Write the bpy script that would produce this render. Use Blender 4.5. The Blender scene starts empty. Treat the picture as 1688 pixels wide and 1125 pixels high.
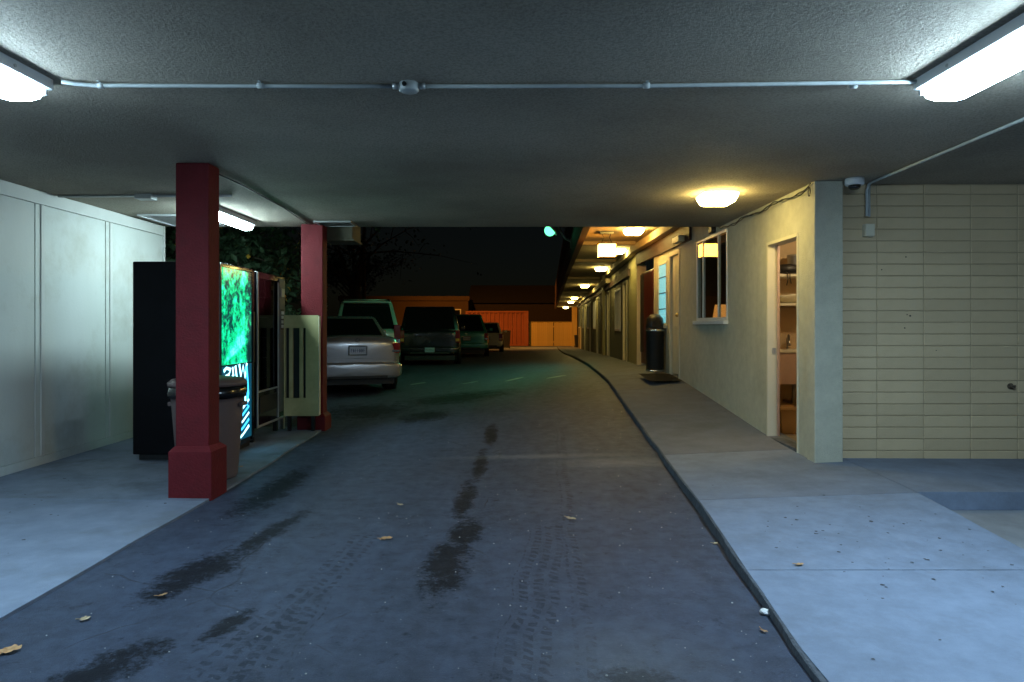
import bpy, bmesh, math, random
from mathutils import Vector, Matrix, noise
R = math.radians
random.seed(7)
S = bpy.context.scene
C = S.collection

# ------------------------------------------------------------------ camera, sky, exposure
F = 1125.0; CX = 844.0; CY = 537.0; CAMZ = 1.35
cd = bpy.data.cameras.new('camera'); cam = bpy.data.objects.new('camera', cd); C.objects.link(cam)
cd.sensor_width = 36; cd.lens = 24; cd.clip_start = 0.05; cd.clip_end = 500; cd.shift_y = -(562.5-CY)/1688
cam.location = (0, 0, CAMZ); cam.rotation_euler = (R(90), 0, 0); S.camera = cam
w = bpy.data.worlds.new('World'); S.world = w; w.use_nodes = True
nt = w.node_tree; sky = nt.nodes.new('ShaderNodeTexSky'); sky.sky_type = 'NISHITA'; sky.sun_disc = False
sky.sun_elevation = R(12.0); sky.sun_rotation = R(200)
bg = nt.nodes['Background']; nt.links.new(sky.outputs[0], bg.inputs[0]); bg.inputs[1].default_value = 0.0004
S.view_settings.view_transform = 'Standard'; S.view_settings.look = 'None'
S.view_settings.exposure = 0.6; S.view_settings.gamma = 1.0
S.cycles.use_denoising = True
S.cycles.max_bounces = 8; S.cycles.diffuse_bounces = 5; S.cycles.glossy_bounces = 4
S.cycles.sample_clamp_indirect = 4.0
S.cycles.caustics_reflective = False; S.cycles.caustics_refractive = False

def X_(px, Y): return (px-CX)*Y/F
def Z_(py, Y): return CAMZ-(py-CY)*Y/F

# ------------------------------------------------------------------ materials
def nodes(name):
    m = bpy.data.materials.new(name); m.use_nodes = True
    return m, m.node_tree.nodes, m.node_tree.links, m.node_tree.nodes['Principled BSDF']
def mat(name, col, rough=0.6, metal=0.0, var=0.12, scale=6.0, bump=0.0, bscale=80.0, coat=0.0, rnd=0.0, dirt=0.0, dcol=None, dscale=1.5, stretch=(1, 1, 1), spec=0.5):
    m, N, L, b = nodes(name)
    tc = N.new('ShaderNodeTexCoord'); mp = N.new('ShaderNodeMapping'); L.new(tc.outputs['Object'], mp.inputs[0])
    mp.inputs['Scale'].default_value = stretch
    n1 = N.new('ShaderNodeTexNoise'); n1.inputs['Scale'].default_value = scale; n1.inputs['Detail'].default_value = 6; n1.inputs['Roughness'].default_value = .65
    L.new(mp.outputs[0], n1.inputs['Vector'])
    rp = N.new('ShaderNodeValToRGB'); e = rp.color_ramp.elements
    e[0].position = .3; e[1].position = .7
    e[0].color = [c*(1-var) for c in col]+[1]; e[1].color = [min(1, c*(1+var)) for c in col]+[1]
    L.new(n1.outputs['Fac'], rp.inputs[0]); out = rp.outputs[0]
    if dirt > 0:
        n3 = N.new('ShaderNodeTexNoise'); n3.inputs['Scale'].default_value = dscale; n3.inputs['Detail'].default_value = 8; n3.inputs['Roughness'].default_value = .7
        L.new(tc.outputs['Object'], n3.inputs['Vector'])
        r3 = N.new('ShaderNodeValToRGB'); r3.color_ramp.elements[0].position = .5; r3.color_ramp.elements[1].position = .72
        L.new(n3.outputs['Fac'], r3.inputs[0])
        ml = N.new('ShaderNodeMath'); ml.operation = 'MULTIPLY'; ml.inputs[1].default_value = dirt; L.new(r3.outputs[0], ml.inputs[0])
        mx = N.new('ShaderNodeMix'); mx.data_type = 'RGBA'; L.new(ml.outputs[0], mx.inputs[0]); L.new(out, mx.inputs[6])
        mx.inputs[7].default_value = (list(dcol) if dcol else [c*.35 for c in col])+[1]; out = mx.outputs[2]
    if rnd > 0:
        oi = N.new('ShaderNodeObjectInfo'); mr = N.new('ShaderNodeMapRange'); mr.inputs[3].default_value = 1-rnd; mr.inputs[4].default_value = 1+rnd
        L.new(oi.outputs['Random'], mr.inputs[0])
        hs = N.new('ShaderNodeHueSaturation'); L.new(mr.outputs[0], hs.inputs['Value']); L.new(out, hs.inputs['Color']); out = hs.outputs[0]
    L.new(out, b.inputs['Base Color'])
    b.inputs['Roughness'].default_value = rough; b.inputs['Metallic'].default_value = metal
    b.inputs['Coat Weight'].default_value = coat; b.inputs['Coat Roughness'].default_value = .05
    b.inputs['Specular IOR Level'].default_value = spec
    if bump > 0:
        n2 = N.new('ShaderNodeTexNoise'); n2.inputs['Scale'].default_value = bscale; n2.inputs['Detail'].default_value = 4
        L.new(tc.outputs['Object'], n2.inputs['Vector'])
        bp = N.new('ShaderNodeBump'); bp.inputs['Strength'].default_value = bump; bp.inputs['Distance'].default_value = .02
        L.new(n2.outputs['Fac'], bp.inputs['Height']); L.new(bp.outputs[0], b.inputs['Normal'])
    return m
def emit(name, col, strength, base=(.8, .8, .8)):
    m, N, L, b = nodes(name)
    b.inputs['Base Color'].default_value = list(base)+[1]
    b.inputs['Emission Color'].default_value = list(col)+[1]; b.inputs['Emission Strength'].default_value = strength
    return m
def glass_mat(name, tint=(.9, .95, .95), refl=.12, dark=0.0, rough=.02):
    m, N, L, b = nodes(name)
    N.remove(b); o = N['Material Output']
    t = N.new('ShaderNodeBsdfTransparent'); t.inputs[0].default_value = [c*(1-dark) for c in tint]+[1]
    g = N.new('ShaderNodeBsdfGlossy'); g.inputs['Roughness'].default_value = rough
    lw = N.new('ShaderNodeLayerWeight'); lw.inputs[0].default_value = .5
    pw = N.new('ShaderNodeMath'); pw.operation = 'POWER'; pw.inputs[1].default_value = 5; L.new(lw.outputs['Facing'], pw.inputs[0])
    ad = N.new('ShaderNodeMath'); ad.operation = 'MULTIPLY_ADD'; ad.use_clamp = True; ad.inputs[1].default_value = .6; ad.inputs[2].default_value = refl; L.new(pw.outputs[0], ad.inputs[0])
    mx = N.new('ShaderNodeMixShader'); L.new(ad.outputs[0], mx.inputs[0]); L.new(t.outputs[0], mx.inputs[1]); L.new(g.outputs[0], mx.inputs[2])
    L.new(mx.outputs[0], o.inputs[0]); return m

M = {}
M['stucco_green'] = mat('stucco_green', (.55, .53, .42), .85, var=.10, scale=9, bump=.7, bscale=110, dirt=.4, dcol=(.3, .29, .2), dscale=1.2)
M['block'] = mat('painted_block', (.59, .46, .285), .7, var=.07, scale=5, bump=.3, bscale=90, rnd=.07, dirt=.3, dcol=(.33, .3, .24), dscale=2.5)
M['mortar'] = mat('mortar', (.42, .335, .215), .9, var=.1, bump=.4)
M['white_wall'] = mat('white_panel', (.60, .63, .60), .6, var=.05, scale=2, bump=.08, bscale=40, rnd=.03, dirt=.6, dcol=(.38, .37, .30), dscale=1.3, stretch=(1, 1, .25))
M['trim_white'] = mat('white_trim', (.62, .63, .60), .55, var=.06, dirt=.2)
M['groove'] = mat('groove_dark', (.06, .06, .055), .9)
M['red_paint'] = mat('red_column_paint', (.135, .011, .016), .65, spec=.25, var=.16, scale=5, bump=.3, bscale=60, dirt=.45, dcol=(.06, .012, .014), dscale=4)
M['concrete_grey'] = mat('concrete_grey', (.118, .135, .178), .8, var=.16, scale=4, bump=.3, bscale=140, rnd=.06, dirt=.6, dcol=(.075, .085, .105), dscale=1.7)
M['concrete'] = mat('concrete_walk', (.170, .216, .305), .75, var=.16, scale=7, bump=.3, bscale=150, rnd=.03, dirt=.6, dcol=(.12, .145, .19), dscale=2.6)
M['concrete_l'] = mat('concrete_left', (.20, .25, .34), .75, var=.18, scale=4, bump=.25, bscale=150, rnd=.03, dirt=.6, dcol=(.13, .15, .17), dscale=1.8)
M['concrete_pad'] = mat('concrete_pad', (.20, .22, .25), .8, var=.15, scale=4, bump=.3, bscale=120, dirt=.6, dcol=(.12, .12, .13), dscale=1.6)
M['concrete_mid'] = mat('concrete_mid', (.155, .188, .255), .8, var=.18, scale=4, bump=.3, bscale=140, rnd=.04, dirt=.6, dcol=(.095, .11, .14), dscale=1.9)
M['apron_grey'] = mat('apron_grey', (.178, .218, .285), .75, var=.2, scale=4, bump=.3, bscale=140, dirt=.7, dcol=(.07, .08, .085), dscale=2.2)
M['kerb'] = mat('kerb_concrete', (.075, .088, .11), .85, var=.4, scale=14, bump=.8, bscale=40, dirt=.85, dcol=(.018, .02, .024), dscale=7)
M['under'] = mat('joint_dirt', (.05, .05, .045), .95)
M['metal_grey'] = mat('grey_metal', (.45, .47, .47), .4, .6, var=.1)
M['metal_white'] = mat('white_metal', (.72, .74, .76), .4, var=.04)
M['pipe'] = mat('painted_conduit', (.42, .46, .46), .5, var=.08, scale=20)
M['black'] = mat('black_plastic', (.012, .012, .013), .45, var=.2)
M['black_gloss'] = mat('black_gloss', (.008, .008, .01), .2, var=.1, coat=.4)
M['rubber'] = mat('rubber', (.015, .015, .016), .85)
M['black_side'] = mat('black_machine_side', (.0035, .0035, .005), .6, var=.3, spec=.15)
M['bin_brown'] = mat('bin_plastic', (.15, .105, .10), .55, var=.1, bump=.1, dirt=.3)
M['beige'] = mat('beige_panel', (.46, .43, .22), .55, var=.12, scale=7, dirt=.5, dcol=(.28, .24, .11), dscale=4)
M['cream'] = mat('cream_paint', (.66, .62, .48), .5, var=.05, dirt=.15)
M['pink_jamb'] = mat('pinkish_jamb', (.55, .38, .34), .6, var=.08)
M['room_wall'] = mat('room_wall', (.10, .08, .07), .8)
M['closet_wall'] = mat('closet_wall', (.56, .42, .26), .8, var=.08)
M['sink'] = mat('sink_enamel', (.52, .36, .29), .4, var=.06)
M['wood_floor'] = mat('closet_floor', (.2, .16, .12), .8, var=.3)
M['tan_plastic'] = mat('tan_plastic', (.52, .33, .14), .5, var=.06)
M['steel'] = mat('steel', (.5, .48, .45), .3, .9, var=.08)
M['brass'] = mat('brass', (.6, .42, .15), .3, .9)
M['maroon'] = mat('maroon_paint', (.07, .02, .02), .6, var=.15)
M['dark_brown'] = mat('dark_brown_paint', (.045, .022, .02), .65, var=.2)
M['soffit'] = mat('soffit_paint', (.50, .42, .26), .8, var=.1, bump=.2)
M['olive_door'] = mat('olive_door', (.34, .32, .15), .5, var=.06)
M['dark_door'] = mat('dark_door', (.05, .045, .03), .5, var=.1)
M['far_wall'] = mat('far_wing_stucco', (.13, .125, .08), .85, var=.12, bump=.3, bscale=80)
M['red_machine'] = mat('red_machine', (.075, .008, .007), .35, var=.1)
M['glass'] = glass_mat('window_glass', refl=.06)
M['glass_dark'] = glass_mat('dark_glass', (.5, .5, .5), refl=.05, dark=.45)
M['car_glass'] = mat('car_glass', (.006, .008, .008), .03, var=0, coat=.8, spec=.9)
M['tail_red'] = mat('tail_light_red', (.22, .012, .012), .15, var=.1, coat=1)
M['tail_amber'] = mat('tail_light_amber', (.8, .35, .05), .2, var=.05, coat=1)
M['plate'] = mat('plate_white', (.42, .48, .62), .4, var=.05)
M['plate_ink'] = mat('plate_ink', (.04, .06, .16), .5)
M['chrome'] = mat('chrome', (.7, .7, .7), .12, 1.0, var=.05)
M['bark'] = mat('bark', (.10, .075, .05), .9, var=.3, scale=14, bump=.6, bscale=30)
M['leaf_dark'] = mat('leaf_dark', (.030, .065, .028), .5, var=.5, scale=3)
M['leaf_yellow'] = mat('leaf_yellow', (.55, .35, .04), .55, var=.3, scale=3)
M['leaf_tan'] = mat('leaf_tan', (.50, .28, .12), .7, var=.3, scale=30)
M['leaf_pale'] = mat('leaf_pale', (.48, .38, .24), .7, var=.3, scale=30)
M['paper'] = mat('paper', (.75, .75, .75), .7)
M['container'] = mat('container_paint', (.20, .05, .018), .55, var=.12, scale=2, dirt=.5, dcol=(.17, .04, .018), dscale=1.2)
M['fence'] = mat('fence_plank', (.40, .28, .085), .75, var=.15, scale=4, rnd=.08, stretch=(1, 1, .2))
M['house_orange'] = mat('house_stucco', (.065, .038, .016), .85, var=.1)
M['house_dark'] = mat('house_dark', (.028, .02, .018), .85, var=.15)
M['roof_dark'] = mat('roof_shingle', (.022, .02, .02), .9, var=.25, scale=10)
M['mat_rubber'] = mat('door_mat', (.03, .028, .026), .95, bump=.5)
M['white_line'] = mat('worn_paint', (.36, .38, .36), .8, var=.3, scale=10, dirt=.9, dcol=(.05, .06, .06), dscale=9)
M['grit'] = mat('grit', (.45, .45, .44), .8, var=.5, scale=50)
M['spot'] = mat('gum_spot', (.055, .06, .07), .9, var=.3, scale=10)
M['snack_back'] = mat('snack_back', (.34, .22, .16), .7)
M['panel_grey'] = mat('panel_grey', (.11, .115, .13), .4)
M['eave'] = mat('eave_paint', (.13, .12, .08), .7)
M['blind'] = emit('lit_blind', (.17, .60, .68), 1.0, (.6, .7, .7))

# fluorescent, porch and street lamps: real light sources
M['tube'] = emit('fluorescent_lens', (.56, .81, 1.0), 80.0)
M['tube_left'] = emit('fluorescent_lens_near_left', (.56, .81, 1.0), 54.0)
M['tube3'] = emit('fluorescent_lens_left', (.68, .95, 1.0), 58.0)
M['porch'] = emit('porch_lens', (1.0, .76, .23), 31.0)
M['lantern'] = emit('lantern_panel', (1.0, .40, .045), 20.0)
M['mercury'] = emit('mercury_bulb', (.13, 1.0, .42), 1.7)
M['sodium'] = emit('sodium_bulb', (1.0, .45, .08), 10.0)
M['table_shade'] = emit('table_lamp_shade', (1.0, .36, .06), .45)
M['bulb'] = emit('closet_bulb', (1.0, .78, .45), 300.0)
M['snack_tube'] = emit('snack_machine_lamp', (1.0, .55, .32), 2.2)

def ceiling_mat():
    m, N, L, b = nodes('ceiling_stucco')
    tc = N.new('ShaderNodeTexCoord')
    n1 = N.new('ShaderNodeTexNoise'); n1.inputs['Scale'].default_value = 62; n1.inputs['Detail'].default_value = 6; n1.inputs['Roughness'].default_value = .75
    n2 = N.new('ShaderNodeTexNoise'); n2.inputs['Scale'].default_value = .7; n2.inputs['Detail'].default_value = 6
    for n in (n1, n2): L.new(tc.outputs['Object'], n.inputs['Vector'])
    r = N.new('ShaderNodeValToRGB'); r.color_ramp.elements[0].position = .35; r.color_ramp.elements[1].position = .68
    r.color_ramp.elements[0].color = (.36, .31, .245, 1); r.color_ramp.elements[1].color = (.56, .50, .40, 1)
    L.new(n2.outputs['Fac'], r.inputs[0])
    r2 = N.new('ShaderNodeValToRGB'); r2.color_ramp.elements[0].position = .36; r2.color_ramp.elements[1].position = .56
    r2.color_ramp.elements[0].color = (.55, .55, .55, 1); r2.color_ramp.elements[1].color = (1, 1, 1, 1)
    L.new(n1.outputs['Fac'], r2.inputs[0])
    mx = N.new('ShaderNodeMix'); mx.data_type = 'RGBA'; mx.blend_type = 'MULTIPLY'; mx.inputs[0].default_value = .8
    L.new(r.outputs[0], mx.inputs[6]); L.new(r2.outputs[0], mx.inputs[7]); L.new(mx.outputs[2], b.inputs['Base Color'])
    bp = N.new('ShaderNodeBump'); bp.inputs['Strength'].default_value = .9; bp.inputs['Distance'].default_value = .022
    L.new(n1.outputs['Fac'], bp.inputs['Height']); L.new(bp.outputs[0], b.inputs['Normal'])
    b.inputs['Roughness'].default_value = .9
    return m
M['ceiling'] = ceiling_mat()

def asphalt_mat():
    m, N, L, b = nodes('asphalt')
    tc = N.new('ShaderNodeTexCoord'); P = tc.outputs['Object']
    def math_(op, a, bb=None, clamp=False):
        n = N.new('ShaderNodeMath'); n.operation = op; n.use_clamp = clamp
        for i, v in enumerate((a, bb)):
            if v is None: continue
            if isinstance(v, (int, float)): n.inputs[i].default_value = v
            else: L.new(v, n.inputs[i])
        return n.outputs[0]
    def noise_(s, d=6, r=.6, vec=P):
        n = N.new('ShaderNodeTexNoise'); n.inputs['Scale'].default_value = s; n.inputs['Detail'].default_value = d; n.inputs['Roughness'].default_value = r
        L.new(vec, n.inputs['Vector']); return n.outputs['Fac']
    def blob(cx, cy, rx, ry, rot=0):
        mp = N.new('ShaderNodeMapping'); mp.vector_type = 'TEXTURE'
        mp.inputs['Location'].default_value = (cx, cy, 0); mp.inputs['Rotation'].default_value = (0, 0, R(rot)); mp.inputs['Scale'].default_value = (rx, ry, 50)
        L.new(P, mp.inputs[0]); g = N.new('ShaderNodeTexGradient'); g.gradient_type = 'SPHERICAL'; L.new(mp.outputs[0], g.inputs[0])
        return g.outputs['Fac']
    fine = noise_(160, 3); med = noise_(9, 8, .7)
    mps = N.new('ShaderNodeMapping'); mps.inputs['Scale'].default_value = (1.6, .28, 1); L.new(P, mps.inputs[0])
    big = math_('ADD', math_('MULTIPLY', noise_(.9, 8, .7), .5), math_('MULTIPLY', noise_(1.6, 8, .72, mps.outputs[0]), .5))
    r = N.new('ShaderNodeValToRGB'); r.color_ramp.elements[0].position = .36; r.color_ramp.elements[1].position = .62
    r.color_ramp.elements[0].color = (.024, .034, .056, 1); r.color_ramp.elements[1].color = (.070, .096, .158, 1)
    L.new(math_('ADD', math_('MULTIPLY', big, .55), math_('MULTIPLY', med, .45)), r.inputs[0])
    col = r.outputs[0]
    # speckle of aggregate
    sp = N.new('ShaderNodeMapRange'); sp.inputs[1].default_value = .55; sp.inputs[2].default_value = .74; L.new(math_('ADD', math_('MULTIPLY', fine, .6), math_('MULTIPLY', noise_(70, 6, .85), .4)), sp.inputs[0])
    mx = N.new('ShaderNodeMix'); mx.data_type = 'RGBA'; L.new(math_('MULTIPLY', sp.outputs[0], .85), mx.inputs[0]); L.new(col, mx.inputs[6]); mx.inputs[7].default_value = (.17, .19, .23, 1); col = mx.outputs[2]
    # oil stains and drips
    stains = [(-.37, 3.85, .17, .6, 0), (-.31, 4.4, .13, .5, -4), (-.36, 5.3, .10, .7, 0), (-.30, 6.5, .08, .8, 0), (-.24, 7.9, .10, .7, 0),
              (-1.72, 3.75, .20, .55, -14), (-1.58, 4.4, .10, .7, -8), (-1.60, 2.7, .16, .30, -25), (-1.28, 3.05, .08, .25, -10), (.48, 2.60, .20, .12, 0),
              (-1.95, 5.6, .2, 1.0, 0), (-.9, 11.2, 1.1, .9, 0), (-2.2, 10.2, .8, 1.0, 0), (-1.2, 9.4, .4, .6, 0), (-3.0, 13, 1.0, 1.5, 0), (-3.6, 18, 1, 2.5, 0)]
    acc = None
    for s_ in stains:
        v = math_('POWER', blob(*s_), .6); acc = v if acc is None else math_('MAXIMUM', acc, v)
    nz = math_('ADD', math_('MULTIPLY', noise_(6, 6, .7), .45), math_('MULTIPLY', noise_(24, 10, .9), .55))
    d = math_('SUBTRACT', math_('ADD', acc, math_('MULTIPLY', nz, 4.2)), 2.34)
    st = N.new('ShaderNodeMapRange'); st.inputs[1].default_value = 0; st.inputs[2].default_value = .45; L.new(d, st.inputs[0])
    # small drip spots
    vor = N.new('ShaderNodeTexVoronoi'); vor.inputs['Scale'].default_value = 4.2; L.new(P, vor.inputs['Vector'])
    dr = N.new('ShaderNodeMapRange'); dr.inputs[1].default_value = .16; dr.inputs[2].default_value = .08; L.new(math_('ADD', vor.outputs['Distance'], math_('MULTIPLY', med, .12)), dr.inputs[0])
    drz = math_('MULTIPLY', dr.outputs[0], math_('MULTIPLY', blob(-.45, 3.6, 1.0, 2.2), 1.6, True))
    # tread marks: two tyre tracks that bend towards the camera
    sep = N.new('ShaderNodeSeparateXYZ'); L.new(P, sep.inputs[0])
    def track(x0, y0, slope, wid, ya, yb):
        xr = math_('SUBTRACT', math_('ADD', sep.outputs[0], math_('MULTIPLY', noise_(1.3, 3), .16)), math_('ADD', x0+.08, math_('MULTIPLY', math_('SUBTRACT', sep.outputs[1], y0), slope)))
        inside = math_('LESS_THAN', math_('ABSOLUTE', xr), wid)
        rib = math_('GREATER_THAN', math_('SINE', math_('MULTIPLY', xr, 85.0)), -.3)
        lug = math_('GREATER_THAN', math_('SINE', math_('ADD', math_('ADD', math_('MULTIPLY', sep.outputs[1], 95.0), math_('MULTIPLY', noise_(7, 6), 16.0)), math_('MULTIPLY', xr, 50.0))), -.1)
        mr = N.new('ShaderNodeMapRange'); mr.inputs[1].default_value = .40; mr.inputs[2].default_value = .54; L.new(noise_(5, 9, .8), mr.inputs[0])
        rg = math_('MULTIPLY', math_('GREATER_THAN', sep.outputs[1], ya), math_('LESS_THAN', sep.outputs[1], yb))
        return math_('MULTIPLY', math_('MULTIPLY', math_('MULTIPLY', inside, rib), lug), math_('MULTIPLY', mr.outputs[0], rg))
    tr = math_('MAXIMUM', track(.05, 2.8, .10, .115, 1.0, 4.6), math_('MAXIMUM', track(.30, 2.8, .05, .05, 1.0, 8.0), math_('MAXIMUM', track(-1.08, 3.2, .13, .10, 1.5, 4.4), track(-.98, 3.0, -.0, .08, 1.5, 3.4))))
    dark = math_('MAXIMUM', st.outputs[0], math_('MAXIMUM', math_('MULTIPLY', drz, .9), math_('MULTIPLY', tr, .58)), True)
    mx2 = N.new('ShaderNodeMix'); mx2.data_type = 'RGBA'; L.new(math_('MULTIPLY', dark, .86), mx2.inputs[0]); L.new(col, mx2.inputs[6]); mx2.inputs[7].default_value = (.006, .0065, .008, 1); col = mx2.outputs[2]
    vc = N.new('ShaderNodeTexVoronoi'); vc.feature = 'DISTANCE_TO_EDGE'; vc.inputs['Scale'].default_value = .55
    wv = N.new('ShaderNodeMix'); wv.data_type = 'VECTOR'; wv.inputs[0].default_value = .22; L.new(P, wv.inputs[4])
    nv = N.new('ShaderNodeTexNoise'); nv.inputs['Scale'].default_value = 2.2; nv.inputs['Detail'].default_value = 8; L.new(P, nv.inputs['Vector']); L.new(nv.outputs['Color'], wv.inputs[5])
    L.new(wv.outputs[1], vc.inputs['Vector'])
    ck = N.new('ShaderNodeMapRange'); ck.inputs[1].default_value = .0035; ck.inputs[2].default_value = .0015; L.new(vc.outputs['Distance'], ck.inputs[0])
    mk = N.new('ShaderNodeMapRange'); mk.inputs[1].default_value = .52; mk.inputs[2].default_value = .6; L.new(noise_(.9, 4), mk.inputs[0])
    mxc = N.new('ShaderNodeMix'); mxc.data_type = 'RGBA'; L.new(math_('MULTIPLY', math_('MULTIPLY', ck.outputs[0], mk.outputs[0]), .75), mxc.inputs[0]); L.new(col, mxc.inputs[6]); mxc.inputs[7].default_value = (.008, .009, .011, 1); col = mxc.outputs[2]
    # pale streak across the drive by the kerb, dusty patch at the near right
    pal = math_('MULTIPLY', math_('POWER', math_('MAXIMUM', blob(1.05, 6.45, .75, .22), blob(.25, 6.75, 1.1, .12)), .8), math_('MULTIPLY', noise_(5, 6, .7), .9))
    pal2 = math_('MULTIPLY', blob(.45, 2.7, .55, .5), math_('MULTIPLY', noise_(30, 6, .8), .55))
    mx3 = N.new('ShaderNodeMix'); mx3.data_type = 'RGBA'; L.new(math_('MAXIMUM', pal, pal2, True), mx3.inputs[0]); L.new(col, mx3.inputs[6]); mx3.inputs[7].default_value = (.24, .26, .29, 1); col = mx3.outputs[2]
    L.new(col, b.inputs['Base Color'])
    rr = N.new('ShaderNodeMapRange'); rr.inputs[3].default_value = .62; rr.inputs[4].default_value = .42; L.new(med, rr.inputs[0]); L.new(rr.outputs[0], b.inputs['Roughness']); L.new(math_('SUBTRACT', .28, math_('MULTIPLY', dark, .16)), b.inputs['Specular IOR Level'])
    bp = N.new('ShaderNodeBump'); bp.inputs['Strength'].default_value = .75; bp.inputs['Distance'].default_value = .015
    L.new(math_('ADD', fine, math_('MULTIPLY', med, .6)), bp.inputs['Height']); L.new(bp.outputs[0], b.inputs['Normal'])
    return m
M['asphalt'] = asphalt_mat()

def screen_mat():
    """backlit print on the drinks machine: green foliage-like splash"""
    m, N, L, b = nodes('backlit_green_print')
    tc = N.new('ShaderNodeTexCoord')
    n1 = N.new('ShaderNodeTexNoise'); n1.inputs['Scale'].default_value = 3.2; n1.inputs['Detail'].default_value = 10; n1.inputs['Roughness'].default_value = .75; L.new(tc.outputs['Object'], n1.inputs['Vector'])
    n2 = N.new('ShaderNodeTexNoise'); n2.inputs['Scale'].default_value = 11; n2.inputs['Detail'].default_value = 8; n2.inputs['Roughness'].default_value = .8; L.new(tc.outputs['Object'], n2.inputs['Vector'])
    # darker toward the far edge of the print
    g = N.new('ShaderNodeSeparateXYZ'); L.new(tc.outputs['Object'], g.inputs[0])
    mr = N.new('ShaderNodeMapRange'); mr.inputs[1].default_value = .55; mr.inputs[2].default_value = .9; mr.inputs[3].default_value = 0; mr.inputs[4].default_value = .32; L.new(g.outputs[1], mr.inputs[0])
    ml = N.new('ShaderNodeMath'); ml.operation = 'MULTIPLY'; L.new(n2.outputs['Fac'], ml.inputs[0]); ml.inputs[1].default_value = .6
    a = N.new('ShaderNodeMath'); a.operation = 'ADD'; L.new(n1.outputs['Fac'], a.inputs[0]); L.new(ml.outputs[0], a.inputs[1])
    s = N.new('ShaderNodeMath'); s.operation = 'SUBTRACT'; L.new(a.outputs[0], s.inputs[0]); L.new(mr.outputs[0], s.inputs[1])
    r = N.new('ShaderNodeValToRGB'); e = r.color_ramp.elements
    e[0].position = .64; e[0].color = (.0, .012, .015, 1); e[1].position = .98; e[1].color = (.16, 1, .75, 1)
    for p, c in ((.73, (.0, .06, .05, 1)), (.785, (.0, .42, .14, 1)), (.87, (.01, .75, .40, 1))):
        q = e.new(p); q.color = c
    L.new(s.outputs[0], r.inputs[0])
    b.inputs['Base Color'].default_value = (.02, .05, .03, 1); b.inputs['Roughness'].default_value = .15
    L.new(r.outputs[0], b.inputs['Emission Color']); b.inputs['Emission Strength'].default_value = 1.3
    return m
M['print_green'] = screen_mat()
M['print_dark'] = emit('backlit_dark_teal', (.0, .09, .16), .5, (.005, .01, .015))
M['print_white'] = emit('backlit_white', (.35, .85, 1.0), .9)
M['print_blue'] = emit('backlit_blue', (.03, .38, .85), .7)

# ------------------------------------------------------------------ mesh helpers
ORG = {}
def box(bm, x0, x1, y0, y1, z0, z1):
    v = [bm.verts.new(p) for p in ((x0, y0, z0), (x1, y0, z0), (x1, y1, z0), (x0, y1, z0), (x0, y0, z1), (x1, y0, z1), (x1, y1, z1), (x0, y1, z1))]
    for f in ((0, 3, 2, 1), (4, 5, 6, 7), (0, 1, 5, 4), (1, 2, 6, 5), (2, 3, 7, 6), (3, 0, 4, 7)): bm.faces.new([v[i] for i in f])
    return v
def B(*a):
    bm = bmesh.new()
    for t in (a if isinstance(a[0], (tuple, list)) else (a,)): box(bm, *t)
    return bm
def cyl(bm, p0, p1, r0, r1=None, n=12, cap=True):
    r1 = r0 if r1 is None else r1
    p0, p1 = Vector(p0), Vector(p1); d = (p1-p0).normalized()
    u = d.orthogonal().normalized(); v = d.cross(u)
    a = [bm.verts.new(p0+(u*math.cos(2*math.pi*i/n)+v*math.sin(2*math.pi*i/n))*r0) for i in range(n)]
    b = [bm.verts.new(p1+(u*math.cos(2*math.pi*i/n)+v*math.sin(2*math.pi*i/n))*r1) for i in range(n)]
    for i in range(n):
        f = bm.faces.new((a[i], a[(i+1) % n], b[(i+1) % n], b[i])); f.smooth = True
    if cap: bm.faces.new(a[::-1]); bm.faces.new(b)
def tube(pts, r, n=8):
    bm = bmesh.new()
    pts = [Vector(p) for p in pts]; rings = []
    for i, p in enumerate(pts):
        d = (pts[min(i+1, len(pts)-1)]-pts[max(i-1, 0)]).normalized()
        ref = Vector((0, 0, 1)) if abs(d.z) < .9 else Vector((1, 0, 0))
        u = d.cross(ref).normalized(); v = d.cross(u)
        rr = r[i] if isinstance(r, (list, tuple)) else r
        rings.append([bm.verts.new(p+(u*math.cos(2*math.pi*k/n)+v*math.sin(2*math.pi*k/n))*rr) for k in range(n)])
    for a, b in zip(rings, rings[1:]):
        for k in range(n):
            f = bm.faces.new((a[k], a[(k+1) % n], b[(k+1) % n], b[k])); f.smooth = True
    bm.faces.new(rings[0][::-1]); bm.faces.new(rings[-1])
    return bm
def lathe(prof, n=24, c=(0, 0, 0)):
    bm = bmesh.new(); rings = []
    for r, z in prof:
        rings.append([bm.verts.new((c[0]+max(r, 1e-4)*math.cos(2*math.pi*k/n), c[1]+max(r, 1e-4)*math.sin(2*math.pi*k/n), c[2]+z)) for k in range(n)])
    for a, b in zip(rings, rings[1:]):
        for k in range(n):
            f = bm.faces.new((a[k], a[(k+1) % n], b[(k+1) % n], b[k])); f.smooth = True
    bm.faces.new(rings[0][::-1]); bm.faces.new(rings[-1])
    return bm
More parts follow.
